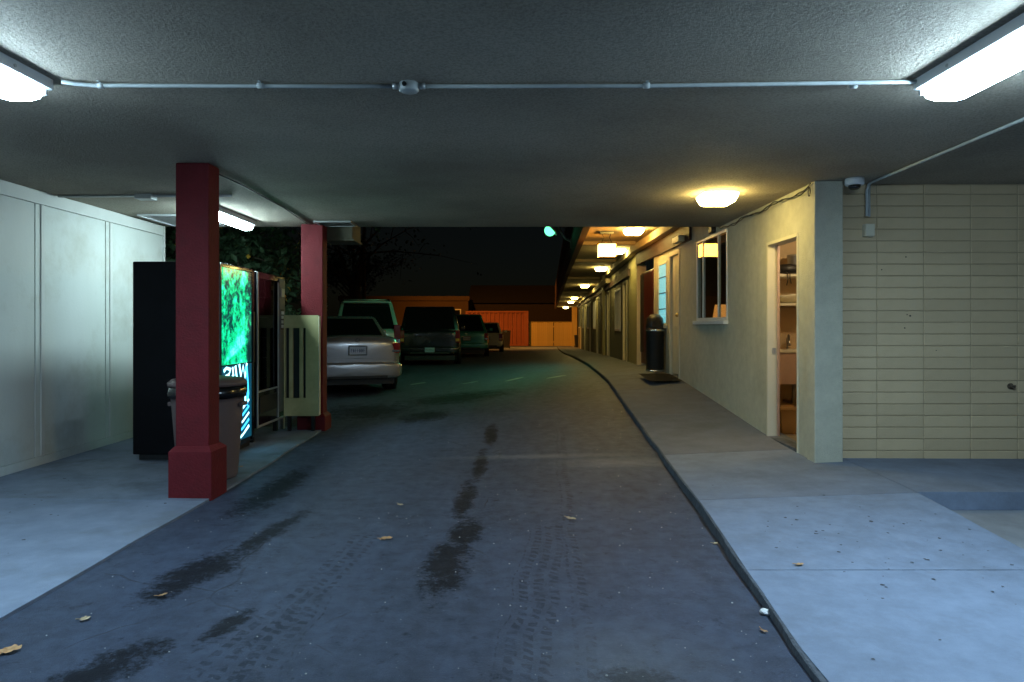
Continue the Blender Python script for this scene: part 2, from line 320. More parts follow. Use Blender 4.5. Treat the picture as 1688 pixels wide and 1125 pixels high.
def obj(name, bm, m, parent=None, local=False, bevel=0, seg=2, subsurf=0, smooth=False):
    bmesh.ops.recalc_face_normals(bm, faces=bm.faces)
    if parent is not None and not local: bmesh.ops.translate(bm, verts=bm.verts, vec=-ORG[parent.name])
    me = bpy.data.meshes.new(name); bm.to_mesh(me); bm.free()
    o = bpy.data.objects.new(name, me); C.objects.link(o)
    mats = m if isinstance(m, (list, tuple)) else [m]
    for x in mats: me.materials.append(M[x] if isinstance(x, str) else x)
    if parent is not None: o.parent = parent; ORG[o.name] = ORG[parent.name]
    else: ORG[o.name] = Vector((0, 0, 0))
    if smooth or subsurf:
        for p in me.polygons: p.use_smooth = True
    if bevel:
        b = o.modifiers.new('bevel', 'BEVEL'); b.width = bevel; b.segments = seg; b.limit_method = 'ANGLE'; b.angle_limit = R(40)
    if subsurf:
        s = o.modifiers.new('sub', 'SUBSURF'); s.levels = subsurf; s.render_levels = subsurf
    return o
def tag(o, label=None, cat=None, group=None, kind=None):
    if label: o['label'] = label
    if cat: o['category'] = cat
    if group: o['group'] = group
    if kind: o['kind'] = kind
    return o
def thing(name, label, cat, loc=(0, 0, 0), rz=0, group=None):
    o = bpy.data.objects.new(name, None); C.objects.link(o); o.empty_display_size = .2
    o.location = loc; o.rotation_euler = (0, 0, rz); ORG[o.name] = Vector(loc)
    return tag(o, label, cat, group)
def copy_tree(o, parent=None):
    c = o.copy(); C.objects.link(c); c.parent = parent; ORG[c.name] = ORG[o.name]
    for ch in [x for x in bpy.data.objects if x.parent == o]: copy_tree(ch, c)
    return c
def share(name, me, parent, loc, rot=(0, 0, 0), scale=(1, 1, 1)):
    o = bpy.data.objects.new(name, me); C.objects.link(o); o.parent = parent
    o.location = Vector(loc)-(ORG[parent.name] if parent else Vector((0, 0, 0))); o.rotation_euler = rot; o.scale = scale
    if parent: ORG[o.name] = ORG[parent.name]
    return o
def mesh_of(name, bm, m):
    bmesh.ops.recalc_face_normals(bm, faces=bm.faces)
    me = bpy.data.meshes.new(name); bm.to_mesh(me); bm.free(); me.materials.append(M[m] if isinstance(m, str) else m); return me
def bev(bm, w, seg=2):
    bmesh.ops.bevel(bm, geom=list(bm.edges), offset=w, segments=seg, affect='EDGES', profile=.6, clamp_overlap=True); return bm
def lin(pts, x):
    if x <= pts[0][0]: return pts[0][1]
    for (a, b), (c, d) in zip(pts, pts[1:]):
        if x <= c: return b+(d-b)*(x-a)/(c-a)
    return pts[-1][1]

# ------------------------------------------------------------------ terrain profile
ZR = [(0, 0), (5, 0), (7, .08), (9, .25), (11.5, .38), (16, .40), (22, .30), (30, .10), (40, -.12), (50, -.22), (90, -.22)]
ZL = [(0, 0), (6, 0), (9, .05), (12, .10), (20, .10), (30, .02), (40, -.12), (50, -.22), (90, -.22)]
ZW = [(-5, .03), (2.6, .04), (3.9, .05), (4.8, .13), (5, .14), (6, .16), (7, .20), (11, .54), (13, .55), (16, .50), (22, .38), (30, .19), (40, -.04), (50, -.14)]
KH = [(0, .03), (2.6, .034), (4.7, .075), (7, .055), (9, .06), (50, .07)]
KX = [(-5, 1.05), (2.6, 1.145), (3.5, 1.22), (4.7, 1.33), (6.76, 1.45), (9, 1.5), (11.7, 1.63), (15.6, 1.77), (30, 2.27), (50, 3.25)]
def smooth_lin(p, y, h=.6): return (lin(p, y-h)+lin(p, y)+lin(p, y+h))/3
def gz(x, y):
    t = min(1, max(0, (x+2.3)/3.9)); t = t*t*(3-2*t)
    return smooth_lin(ZL, y)*(1-t)+smooth_lin(ZR, y)*t
def kx(y): return smooth_lin(KX, y, .4)
def ktop(y): return smooth_lin(ZR, y)+lin(KH, y)
def wz(y): return smooth_lin(ZW, y, .3)
def wallx(y): return 2.66 if y < 14.5 else 2.66+.056*(y-14.5)
def fx(y): return 1.09+.05*(y-8.76)
def soff(y): return 3.06 if y < 21 else 3.06-.0162*(y-21)

def grid(xs, ys, f):
    bm = bmesh.new(); V = [[bm.verts.new((x, y, f(x, y))) for x in xs] for y in ys]
    for j in range(len(ys)-1):
        for i in range(len(xs)-1):
            fc = bm.faces.new((V[j][i], V[j][i+1], V[j+1][i+1], V[j+1][i])); fc.smooth = True
    return bm
def rng(a, b, s):
    n = max(1, round((b-a)/s)); return [a+(b-a)*i/n for i in range(n+1)]
xs = [-150, -60, -30, -15, -8]+rng(-5, 4, .3)+[6, 10, 30, 60, 150]
ys = [-40, -15, -6]+rng(-3, 20, .3)+rng(21, 60, 1)+[80, 120, 200, 330]
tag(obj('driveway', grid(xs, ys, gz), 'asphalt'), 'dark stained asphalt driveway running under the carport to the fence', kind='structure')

def slab_mesh(y0, y1, xa, xb, za, zb, step=.25, depth=.12, nx=4):
    """one poured slab: xa/xb edges and za/zb heights are functions of y"""
    bm = bmesh.new(); yy = rng(y0, y1, step); top = []; low = []
    for y in yy:
        rowt, rowl = [], []
        for i in range(nx+1):
            t = i/nx; x = xa(y)*(1-t)+xb(y)*t; z = za(y)*(1-t)+zb(y)*t
            rowt.append(bm.verts.new((x, y, z))); rowl.append(bm.verts.new((x, y, z-depth)) if i in (0, nx) or y in (yy[0], yy[-1]) else None)
        top.append(rowt); low.append(rowl)
    for j in range(len(yy)-1):
        for i in range(nx):
            f = bm.faces.new((top[j][i], top[j][i+1], top[j+1][i+1], top[j+1][i])); f.smooth = False
        for i in (0, nx): bm.faces.new((top[j][i], top[j+1][i], low[j+1][i], low[j][i]))
    for j in (0, len(yy)-1):
        for i in range(nx): bm.faces.new((top[j][i], top[j][i+1], low[j][i+1], low[j][i]))
    return bm

walk = tag(bpy.data.objects.new('walkway', None), 'raised pale concrete walkway along the office wall', kind='structure'); C.objects.link(walk); ORG['walkway'] = Vector((0, 0, 0))
kj = lambda y: kx(y)+.016+.010*noise.noise((0, y*2.3, 0))
joints = [-4, .8, 2.2, 3.62, 4.97, 6.5, 8.3, 10.2, 12.1, 14, 16, 18.2, 20.5, 23, 26, 29, 33, 37, 42, 48.3]
for a, b in zip(joints, joints[1:]):
    wr = (lambda y: 2.95-.0*y) if b <= 5 else (lambda y: 2.95 if y < 6.3 else wallx(y)+.18)
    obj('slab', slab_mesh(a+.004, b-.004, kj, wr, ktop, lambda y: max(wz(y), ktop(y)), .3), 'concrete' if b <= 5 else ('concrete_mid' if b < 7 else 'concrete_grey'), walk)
obj('slab', slab_mesh(4.975, 6.25, lambda y: 2.956, lambda y: 5.6, wz, lambda y: wz(y)-.01, .3, depth=.2), 'concrete_mid', walk)
obj('slab', slab_mesh(4.975, 6.25, lambda y: 5.61, lambda y: 9.5, wz, lambda y: wz(y)-.01, .3, depth=.2), 'concrete_mid', walk)
# kerb: own dark worn face, real step
kb = bmesh.new(); prev = None
for y in rng(-4, 48.3, .2):
    k = kx(y)+.012*noise.noise((3, y*1.7, 0))+.006*noise.noise((3, y*9, 0)); zb = gz(k, y)-.08; zt = ktop(y)+.004*noise.noise((9, y*5, 0))
    ring = [kb.verts.new(p) for p in ((k-.006, y, zb), (k+.001+.005*noise.noise((4, y*14, 1)), y, zt-.006), (k+.007, y, zt-.002), (k+.034, y, zt-.004), (k+.034, y, zb))]
    if prev:
        for i in range(4):
            f = kb.faces.new((prev[i], prev[i+1], ring[i+1], ring[i])); f.smooth = False
    prev = ring
tag(obj('kerb', kb, 'kerb'), 'dark worn kerb edge between driveway and walkway', kind='structure')
tag(obj('parking_pad', slab_mesh(-6, 4.968, lambda y: 2.958, lambda y: 9.5, lambda y: .008, lambda y: .008, 1, depth=.05), 'concrete_pad'), 'lower concrete parking pad at the right beyond the step', kind='structure')
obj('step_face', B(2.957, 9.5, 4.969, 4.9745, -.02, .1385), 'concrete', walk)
apr = tag(bpy.data.objects.new('apron', None), 'bluish concrete apron under the machines and red columns', kind='structure'); C.objects.link(apr); ORG['apron'] = Vector((0, 0, 0))
ea = lambda y: -2.33+.02*noise.noise((5, y*1.3, 2))-.04*max(0, (y-6)/3)
for a, b in ((-4, .6), (.6, 2.6), (2.6, 5.2), (5.2, 8.72)):
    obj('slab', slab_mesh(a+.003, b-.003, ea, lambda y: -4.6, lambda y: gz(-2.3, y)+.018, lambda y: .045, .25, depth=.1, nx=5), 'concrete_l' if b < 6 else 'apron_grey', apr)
tag(obj('concrete_strip', slab_mesh(43.5, 54, lambda y: -12, lambda y: 4.2, lambda y: gz(-2, y)+.03, lambda y: gz(2, y)+.03, 1, .1), 'concrete'), 'pale concrete strip in front of the far fence', kind='structure')

# ------------------------------------------------------------------ carport ceiling
CZ = 2.617
bm = grid(rng(-5.2, 9.5, .35), rng(-7, 8.76, .35), lambda x, y: CZ+.004*noise.noise((x*.8, y*.8, 0)))
box(bm, -5.2, 9.5, -7, 8.76, CZ+.02, 3.3)
tag(obj('ceiling', bm, 'ceiling'), 'rough grey stucco ceiling of the carport', kind='structure')

# ------------------------------------------------------------------ left panelled wall
WX = -4.43
t = thing('panelled_wall', 'white panelled wall with dark vertical joints left of the vending machines', 'wall', (WX, 2, 0))
obj('backing', B(WX-.12, WX-.012, -4, 8.66, -.1, CZ-.003), 'groove', t)
edges = [-4, -2.45, -1.25, -.05, 1.15, 2.35, 3.55, 5.2, 6.34, 7.44, 8.66]
for a, b in zip(edges, edges[1:]):
    obj('panel', B(WX-.012, WX, a+.007, b-.007, .125, 2.485), 'white_wall', t, bevel=.002)
obj('top_rail', B(WX-.012, WX+.012, -4, 8.66, 2.488, CZ-.004), 'trim_white', t, bevel=.003)
obj('skirting', B(WX-.012, WX+.010, -4, 8.66, .0, .122), 'white_wall', t, bevel=.003)
for y in (6.41, 7.51): obj('batten', B(WX+.001, WX+.011, y, y+.045, .125, 2.485), 'trim_white', t, bevel=.002)
obj('end_trim', B(WX-.125, WX+.014, 8.661, 8.70, 0, CZ-.004), 'trim_white', t, bevel=.003)

# ------------------------------------------------------------------ right: block wall
BY = 6.10
t = thing('block_wall', 'cream painted wall of long flat stacked blocks at the right', 'wall', (2.84, BY, .1))
obj('mortar_backing', B(2.80, 9.4, BY+.0065, BY+.2, 0, CZ-.002), 'mortar', t)
bw, bh, gap = .42, .1042, .008
blk = mesh_of('block', bev(B(0, bw-gap, 0, .05, 0, bh-gap), .004, 1), 'block')
first = mesh_of('block', bev(B(0, .362, 0, .05, 0, bh-gap), .004, 1), 'block')
r = random.Random(3)
for j in range(24):
    z = .235+(j-1)*bh
    if z+bh > CZ+.02: break
    h = min(1.0, (CZ-.006-z)/bh)
    for i in range(-1, 13):
        x = 3.263+i*bw
        dx, dy = r.uniform(-.001, .001), r.uniform(-.0015, .0015)
        if i == -1: share('block', first, t, (2.895+dx, BY+dy, z), scale=(1, 1, h))
        elif x < 7.4: share('block', blk, t, (x+dx, BY+dy, z+r.uniform(-.0007, .0007)), scale=(1, 1, h))

for (px, py, r_) in ((1493, 424, .006), (1453, 445, .006), (1500, 521, .008), (1495, 519, .005), (1491, 541, .006), (1543, 578, .004)):
    bm = bmesh.new(); cyl(bm, (X_(px, BY), BY+.004, Z_(py, BY)), (X_(px, BY), BY-.0035, Z_(py, BY)), r_, n=8); obj('anchor_hole', bm, 'under', t)
t = thing('pipe_stub', 'rusty little tap stub sticking out of the block wall at the right', 'tap', (X_(1665, BY), BY, Z_(637, BY)))
p0 = Vector((X_(1665, BY), BY, Z_(637, BY)))
bm = bmesh.new(); cyl(bm, p0, p0+Vector((0, -.05, 0)), .014, n=10); obj('spout', bm, 'bark', t)
bm = bmesh.new(); cyl(bm, p0, p0+Vector((0, -.008, 0)), .028, n=12); obj('flange', bm, 'bark', t)
bm = bmesh.new(); cyl(bm, p0+Vector((-.03, -.045, .006)), p0+Vector((.012, -.045, .006)), .009, n=8); obj('handle', bm, 'bark', t)
# ------------------------------------------------------------------ right: office building
ob = thing('office_building', 'pale green stucco office wall with open closet, window and white door', 'building', (2.66, 6, .1))
def wall_cells(a0, a1, z0, z1, openings):
    ys_ = sorted({a0, a1, *[o[0] for o in openings], *[o[1] for o in openings]}); zs_ = sorted({z0, z1, *[o[2] for o in openings], *[o[3] for o in openings]})
    out = []
    for p, q in zip(ys_, ys_[1:]):
        run = None
        for c, d in zip(zs_, zs_[1:]):
            if any(o[0] <= (p+q)/2 <= o[1] and o[2] <= (c+d)/2 <= o[3] for o in openings):
                if run: out.append((p, q, *run)); run = None
            else: run = (run[0], d) if run else (c, d)
        if run: out.append((p, q, *run))
    return out
def holed(x0, x1, cells):
    bm = bmesh.new()
    for c in cells: box(bm, x0, x1, c[0], c[1], c[2], c[3])
    bmesh.ops.remove_doubles(bm, verts=bm.verts, dist=1e-4); return bm
closet = (6.34, 7.125, -.3, 2.215)
win = (8.42, 9.82, 1.42, 2.55)
odoor = (10.80, 11.51, -.3, 2.575)
bwin = (11.72, 12.40, 1.36, 2.46)
obj('wall', holed(2.66, 2.765, wall_cells(6.125, 8.76, -.3, CZ-.002, [closet, (8.42, 8.76, 1.42, 2.55)])), 'stucco_green', ob)
obj('wall', holed(2.66, 2.78, wall_cells(8.7605, 12.8, -.3, 3.055, [(8.7605, 9.82, 1.42, 2.55), odoor, bwin])), 'stucco_green', ob)
obj('corner_pier', B(2.645, 2.893, 5.965, 6.1248, -.1, CZ-.002), 'stucco_green', ob, bevel=.008)
# breezeway with return walls
obj('return_wall', B(2.7805, 4.2, 12.68, 12.7995, -.3, 3.05), 'far_wall', ob)
# closet door frame and open closet
fr = obj('closet_door_frame', B((2.652, 2.75, 7.085, 7.124, .15, 2.214), (2.652, 2.79, 6.341, 6.365, .15, 2.214), (2.652, 2.79, 6.366, 7.084, 2.18, 2.214)), 'cream', ob, bevel=.003)
obj('door_stop', B((2.751, 2.775, 7.07, 7.124, .15, 2.21)), 'pink_jamb', fr, bevel=.003)
obj('strike_plate', B(2.70, 2.735, 7.080, 7.0845, 1.06, 1.12), 'metal_grey', fr)
cl = obj('closet_walls', B((2.781, 4.4, 7.95, 8.05, 0, 2.5), (4.4, 4.5, 6.3, 8.05, 0, 2.5), (2.781, 4.4, 6.3, 7.95, 2.4, 2.5)), 'closet_wall', ob)
obj('closet_floor', B(2.781, 4.4, 6.3, 7.95, .10, .19), 'wood_floor', ob)
obj('threshold', B(2.655, 2.785, 6.367, 7.083, .12, .20), 'kerb', ob, bevel=.004)
for z in (Z_(452, 7.62), Z_(500, 7.62)):
    obj('closet_shelf', B(2.80, 4.39, 7.60, 7.949, z-.03, z), 'cream', ob, bevel=.003)
# big window
def window(parent, x, y0, y1, z0, z1, muls, name='window', sill=True, fm='metal_white', pane='glass', bars=(), w=.035, mw=.014):
    p_ = .010
    f = obj(name, B((x-p_, x+.05, y0, y0+w, z0, z1), (x-p_, x+.05, y1-w, y1, z0, z1), (x-p_, x+.05, y0+w, y1-w, z1-w, z1), (x-p_, x+.05, y0+w, y1-w, z0, z0+w)), fm, parent, bevel=.003)
    cuts = [y0+w]+list(muls)+[y1-w]
    for q in muls: obj('mullion', B(x-.007, x+.03, q-mw, q+mw, z0+w+.001, z1-w-.001), fm, f, bevel=.003)
    for a, b in zip(cuts, cuts[1:]):
        obj('pane', B(x+.001, x+.005, a+(mw if a in muls else 0), b-(mw if b in muls else 0), z0+w, z1-w), pane, f)
    for q in bars: obj('glazing_bar', B(x-.004, x+.0005, y0+w, y1-w, q-.009, q+.009), 'black', f)
    if sill: obj('sill', B(x-.06, x+.04, y0-.02, y1+.02, z0-.055, z0-.002), fm, f, bevel=.006)
    return f
window(ob, 2.66, *win, muls=(8.80, 9.5))
obj('room_shell', B((5.6, 5.7, 8.1, 10.7, 0, 2.6), (2.781, 5.6, 10.6, 10.7, 0, 2.6), (2.781, 5.6, 8.06, 10.6, .3, .4)), 'room_wall', ob)
window(ob, 2.66, *bwin, muls=(), sill=True, fm='cream', bars=(1.64, 1.92, 2.2))
obj('lit_blind', B(2.668, 2.672, 11.757, 12.363, 1.397, 2.423), 'blind', ob)
# white door
df = obj('door_frame', B((2.645, 2.78, 10.801, 10.86, .4, 2.574), (2.645, 2.78, 11.45, 11.509, .4, 2.574), (2.645, 2.78, 10.861, 11.449, 2.50, 2.574)), 'cream', ob, bevel=.004)
dd = obj('door', B(2.69, 2.735, 10.862, 11.448, .56, 2.498), 'cream', ob, bevel=.003)
for z0, z1 in ((.75, 1.35), (1.55, 2.35)):
    for y0 in (10.94, 11.18): obj('door_panel', B(2.682, 2.6895, y0, y0+.19, z0, z1), 'cream', dd, bevel=.004)
bm = bmesh.new(); cyl(bm, (2.69, 10.92, 1.52), (2.655, 10.92, 1.52), .012); bmesh.ops.create_uvsphere(bm, u_segments=12, v_segments=8, radius=.033, matrix=Matrix.Translation((2.64, 10.92, 1.52)))
obj('door_knob', bm, 'brass', dd, smooth=True)
bm = bmesh.new(); cyl(bm, (2.69, 10.92, 1.68), (2.668, 10.92, 1.68), .03, n=16); obj('deadbolt', bm, 'brass', dd)
obj('wall_lamp_box', B(2.60, 2.66, 8.9, 9.05, 2.565, 2.66), 'black', ob, bevel=.01)
# header board over the doors
obj('header_board', B(2.50, 2.659, 10.1, 14.45, 2.88, 3.02), 'soffit', ob, bevel=.006)
obj('lower_header', B(2.62, 2.6595, 10.1, 14.45, 2.62, 2.879), 'dark_brown', ob)
obj('bracket_box', B(2.52, 2.618, 10.35, 10.75, 2.63, 2.72), 'cream', ob, bevel=.006)

# ------------------------------------------------------------------ far wing of the motel
TH = math.atan(.056)
fw = thing('motel_wing', 'long dark olive wing with doors beyond the office under the balcony', 'building', (2.66, 14.5, 0), -TH)
ops = []
for k in range(6):
    s0 = 1.9+k*4.9
    ops += [(s0, s0+.95, -.6, 2.45), (s0+1.5, s0+3.0, 1.2, 2.35)]
cells = wall_cells(1.6, 30.6, -.6, 3.05, ops)
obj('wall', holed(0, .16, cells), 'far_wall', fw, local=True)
obj('lit_wall_end', B(0, .16, 0, 1.598, -.3, 3.05), 'olive_door', fw, local=True)
obj('end_trim', B(-.012, .18, -.06, -.001, -.3, 2.62), 'cream', fw, local=True)
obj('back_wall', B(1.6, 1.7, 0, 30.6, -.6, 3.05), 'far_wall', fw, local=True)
for k in range(6):
    s0 = 1.9+k*4.9; zf = wz(14.5+s0)
    d = obj('door', B(.05, .10, s0+.06, s0+.89, zf, 2.40), 'dark_door' if k % 2 else 'olive_door', fw, local=True)
    obj('door_frame', B((-.012, .12, s0, s0+.06, zf-.1, 2.45), (-.012, .12, s0+.89, s0+.95, zf-.1, 2.45), (-.012, .12, s0+.06, s0+.89, 2.40, 2.45)), 'cream', d, local=True)
    bm = bmesh.new(); bmesh.ops.create_uvsphere(bm, u_segments=10, v_segments=6, radius=.035, matrix=Matrix.Translation((.02, s0+.15, zf+1))); obj('door_knob', bm, 'brass', d, local=True)
    wn = obj('window', B((-.02, .1, s0+1.5, s0+1.56, 1.2, 2.35), (-.02, .1, s0+2.94, s0+3, 1.2, 2.35), (-.02, .1, s0+1.56, s0+2.94, 2.29, 2.35), (-.02, .1, s0+1.56, s0+2.94, 1.2, 1.26), (-.01, .08, s0+2.22, s0+2.28, 1.26, 2.29)), 'metal_white', fw, local=True)
    obj('pane', B(.05, .055, s0+1.56, s0+2.94, 1.26, 2.29), 'glass_dark', wn, local=True)
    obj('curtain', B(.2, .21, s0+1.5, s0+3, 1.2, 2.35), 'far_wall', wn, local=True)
obj('pilaster', B(-.10, -.001, 8.35, 8.75, -.3, 3.04), 'olive_door', fw, local=True)
obj('header_board', B(-.14, -.001, 0, 6.5, 2.88, 3.02), 'soffit', fw, local=True)
obj('header_board', B(-.14, -.001, 6.51, 30.6, 2.66, 2.80), 'soffit', fw, local=True)
obj('lower_header', B(-.04, -.001, 1.3, 30.6, 2.50, 2.66), 'dark_brown', fw, local=True)

# ------------------------------------------------------------------ balcony over the walkway
bal = thing('balcony', 'dark balcony with warm lit underside above the walkway', 'balcony', (1.1, 8.8, 3.06))
bm = bmesh.new(); pr = None
for y in rng(8.77, 47.5, 1.2):
    q = [bm.verts.new(p) for p in ((fx(y)+.06, y, soff(y)), (wallx(y)+.3, y, soff(y)), (wallx(y)+.3, y, soff(y)+.2), (fx(y)+.06, y, soff(y)+.2))]
    if pr:
        for i in range(4): bm.faces.new((pr[i], pr[(i+1) % 4], q[(i+1) % 4], q[i]))
    pr = q
obj('soffit', bm, 'soffit', bal)
def ribbon(xo0, xo1, z0, z1, ya=8.77, yb=47.5, st=1.2):
    bm = bmesh.new(); pr = None
    for y in rng(ya, yb, st):
        q = [bm.verts.new(p) for p in ((fx(y)+xo0, y, soff(y)+z0), (fx(y)+xo1, y, soff(y)+z0), (fx(y)+xo1, y, soff(y)+z1), (fx(y)+xo0, y, soff(y)+z1))]
        if pr:
            for i in range(4): bm.faces.new((pr[i], pr[(i+1) % 4], q[(i+1) % 4], q[i]))
        else: bm.faces.new(q)
        pr = q
    bm.faces.new(pr); return bm
obj('fascia', ribbon(-.06, .055, -.14, .34), 'dark_brown', bal)
obj('top_rail', ribbon(-.05, .02, 1.32, 1.40), 'dark_brown', bal)
obj('bottom_rail', ribbon(-.04, .01, .46, .52), 'dark_brown', bal)
post = mesh_of('baluster', B(-.018, .018, -.018, .018, 0, 1.0), 'dark_brown')
for k in range(110):
    y = 9.0+k*.35
    share('baluster', post, bal, (fx(y)-.02, y, soff(y)+.335))
for y in (10.3, 13.9, 17.6, 23.5, 31):
    obj('cross_beam', B(fx(y)+.06, wallx(y)-.15, y-.05, y+.05, soff(y)-.07, soff(y)-.001), 'soffit', bal)

# ------------------------------------------------------------------ red columns
def column(x0, x1, y0, y1, bz, label, h):
    t = thing('support_column', label, 'column', ((x0+x1)/2, (y0+y1)/2, 0), 0, 'red carport columns')
    obj('shaft', B(x0, x1, y0, y1, h, CZ-.001), 'red_paint', t, bevel=.012, seg=3)
    bm = B(x0-.035, x1+.04, y0-.045, y1+.05, bz, h-.02)
    v = [bm.verts.new(p) for p in ((x0-.035, y0-.045, h-.02), (x1+.04, y0-.045, h-.02), (x1+.04, y1+.05, h-.02), (x0-.035, y1+.05, h-.02), (x0-.003, y0-.003, h+.02), (x1+.003, y0-.003, h+.02), (x1+.003, y1+.003, h+.02), (x0-.003, y1+.003, h+.02))]
    for f in ((0, 1, 5, 4), (1, 2, 6, 5), (2, 3, 7, 6), (3, 0, 4, 7), (4, 5, 6, 7)): bm.faces.new([v[i] for i in f])
    bmesh.ops.remove_doubles(bm, verts=bm.verts, dist=1e-5)
    obj('base', bm, 'red_paint', t, bevel=.008)
    return t
column(X_(289, 5.3), X_(344, 5.3), 5.30, 5.50, -.03, 'nearest dark red square column with a wide base beside the bin', .395)
column(X_(498, 8.55), X_(534, 8.55), 8.50, 8.70, 0, 'red square column behind the beige slotted panel, next to the silver sedan', .24)

# ------------------------------------------------------------------ fluorescent fixtures (housing along y)
def fluoro(x0, x1, y0, y1, label, lens, group='fluorescent carport lights'):
    t = thing('fluorescent_light', label, 'light', ((x0+x1)/2, (y0+y1)/2, CZ), 0, group)
    xm = (x0+x1)/2; hw = (x1-x0)/2
    bm = bmesh.new()
    prof = [(-hw, 0), (-hw, -.052), (-hw+.012, -.056), (hw-.012, -.056), (hw, -.052), (hw, 0)]
    ra = [bm.verts.new((xm+a, y0, CZ-.001+b)) for a, b in prof]; rb = [bm.verts.new((xm+a, y1, CZ-.001+b)) for a, b in prof]
    for i in range(len(prof)-1): bm.faces.new((ra[i], ra[i+1], rb[i+1], rb[i]))
    bm.faces.new(ra); bm.faces.new(rb[::-1])
    obj('housing', bm, 'metal_white', t)
    lw_ = hw-.03; bm = bmesh.new()
    prof = [(-lw_, -.0565), (-lw_, -.075), (-lw_*.86, -.105), (-lw_*.45, -.118), (lw_*.45, -.118), (lw_*.86, -.105), (lw_, -.075), (lw_, -.0565)]
    ra = [bm.verts.new((xm+a, y0+.03, CZ-.001+b)) for a, b in prof]; rb = [bm.verts.new((xm+a, y1-.03, CZ-.001+b)) for a, b in prof]
    for i in range(len(prof)-1):
        f = bm.faces.new((ra[i], ra[i+1], rb[i+1], rb[i])); f.smooth = True
    bm.faces.new(ra); bm.faces.new(rb[::-1])
    obj('lens', bm, lens, t)
    for y in (y0+.004, y1-.029):
        obj('end_cap', B(xm-hw+.02, xm+hw-.02, y, y+.025, CZ-.085, CZ-.0575), 'metal_white', t, bevel=.006)
    for s in (.22, .78):
        bm = bmesh.new(); yy = y0+(y1-y0)*s; sx = x0 if xm > 0 else x1; d = -.004 if xm > 0 else .004
        cyl(bm, (sx, yy, CZ-.03), (sx+d, yy, CZ-.03), .009, n=8); obj('latch', bm, 'metal_grey', t)
    return t
fluoro(2.07, 2.36, 2.28, 3.52, 'bright white fluorescent tube light at the ceiling on the right', 'tube')
fluoro(-2.655, -2.365, 2.28, 3.52, 'bright fluorescent tube light cut off by the left picture edge', 'tube_left')
fluoro(-3.30, -3.10, 7.05, 8.28, 'fluorescent tube light above the drinks machine behind the red column', 'tube3')

# ------------------------------------------------------------------ ceiling conduits, vents, camera, cables
CY_ = 3.56
t = thing('ceiling_conduit', 'thin painted conduit crossing the ceiling between the two near tube lights', 'conduit', (0, CY_, CZ))
pz = CZ-.017
obj('pipe', tube([(-2.31, 3.50, pz), (-2.26, 3.53, pz), (-2.18, CY_-.005, pz), (-1.2, CY_+.004, pz), (-.62, CY_+.006, pz)], .011), 'pipe', t)
obj('pipe', tube([(-.455, CY_+.006, pz), (.7, CY_, pz), (1.9, CY_-.05, pz), (2.075, CY_-.06, pz)], .011), 'pipe', t)
bm = lathe([(.0, -.045), (.046, -.045), (.052, -.04), (.052, 0)], 8, (-.538, CY_+.006, CZ-.001)); jb = obj('junction_box', bm, 'pipe', t)
bm = bmesh.new(); cyl(bm, (-.555, CY_-.044, CZ-.022), (-.555, CY_-.052, CZ-.022), .012, n=12); obj('knockout', bm, 'black', jb)
for s in (-1, 1):
    bm = bmesh.new(); cyl(bm, (-.538+s*.05, CY_+.006, pz), (-.538+s*.085, CY_+.006, pz), .016, n=10); obj('connector', bm, 'metal_grey', jb)
for x in (-2.14, -1.31, .70, 1.78):
    bm = bmesh.new(); cyl(bm, (x-.016, CY_-.004, pz), (x+.016, CY_-.004, pz), .015, n=10); box(bm, x-.006, x+.006, CY_-.035, CY_+.035, CZ-.006, CZ-.001); obj('strap', bm, 'pipe', t)

t = thing('wall_conduit', 'pale conduit coming along the ceiling and down the block wall to a box', 'conduit', (3.14, 6.0, CZ))
arc = [(3.14, 5.97-.0+.07*math.sin(a), CZ-.016-.07+.07*math.cos(a)) for a in [R(x) for x in range(0, 91, 15)]]
obj('pipe', tube([(3.08, 1.5, CZ-.016), (3.10, 4.1, CZ-.016)]+arc+[(3.14, 6.04, 2.32)], .012), 'pipe', t)
obj('pipe', tube([(3.178, 6.07, CZ-.002), (3.178, 6.07, 2.32)], .009), 'pipe', t)
jb = obj('switch_box', B(3.125, 3.205, 6.03, 6.097, 2.14, 2.25), 'cream', t, bevel=.006)
obj('cover', B(3.128, 3.202, 6.024, 6.0295, 2.143, 2.247), 'cream', jb, bevel=.002)

t = thing('dome_camera', 'small white round dome device on the ceiling above the pier', 'camera', (2.95, 5.9, CZ))
obj('mount', lathe([(.076, -.002), (.078, -.045), (.072, -.058), (.05, -.06)], 24, (2.95, 5.88, CZ)), 'metal_white', t)
obj('dome', lathe([(.052, -.0605), (.047, -.082), (.03, -.096), (.004, -.10)], 20, (2.95, 5.88, CZ)), 'black_gloss', t)

pts = []
for i in range(60):
    u = i/59; y = 6.0+u*2.65
    pts.append((2.625+.012*math.sin(u*19), y, CZ-.02-.035*abs(math.sin(u*9.3))-.012*math.sin(u*31)**2))
t = thing('hanging_cable', 'loose dark cables strung along the top of the stucco wall', 'cable', (2.63, 6, CZ))
obj('cable', tube(pts, .006, 6), 'black', t)
obj('cable', tube([(a-.014, b+.05, c-.018+.02*math.sin(b*7)) for a, b, c in pts[:48]], .0045, 6), 'black', t)
obj('loop', tube([(2.62, 6.02+.05*math.sin(a)*.4, 2.56+.04*math.cos(a)-.03) for a in [R(q) for q in range(0, 360, 30)]], .005, 6), 'black', t)

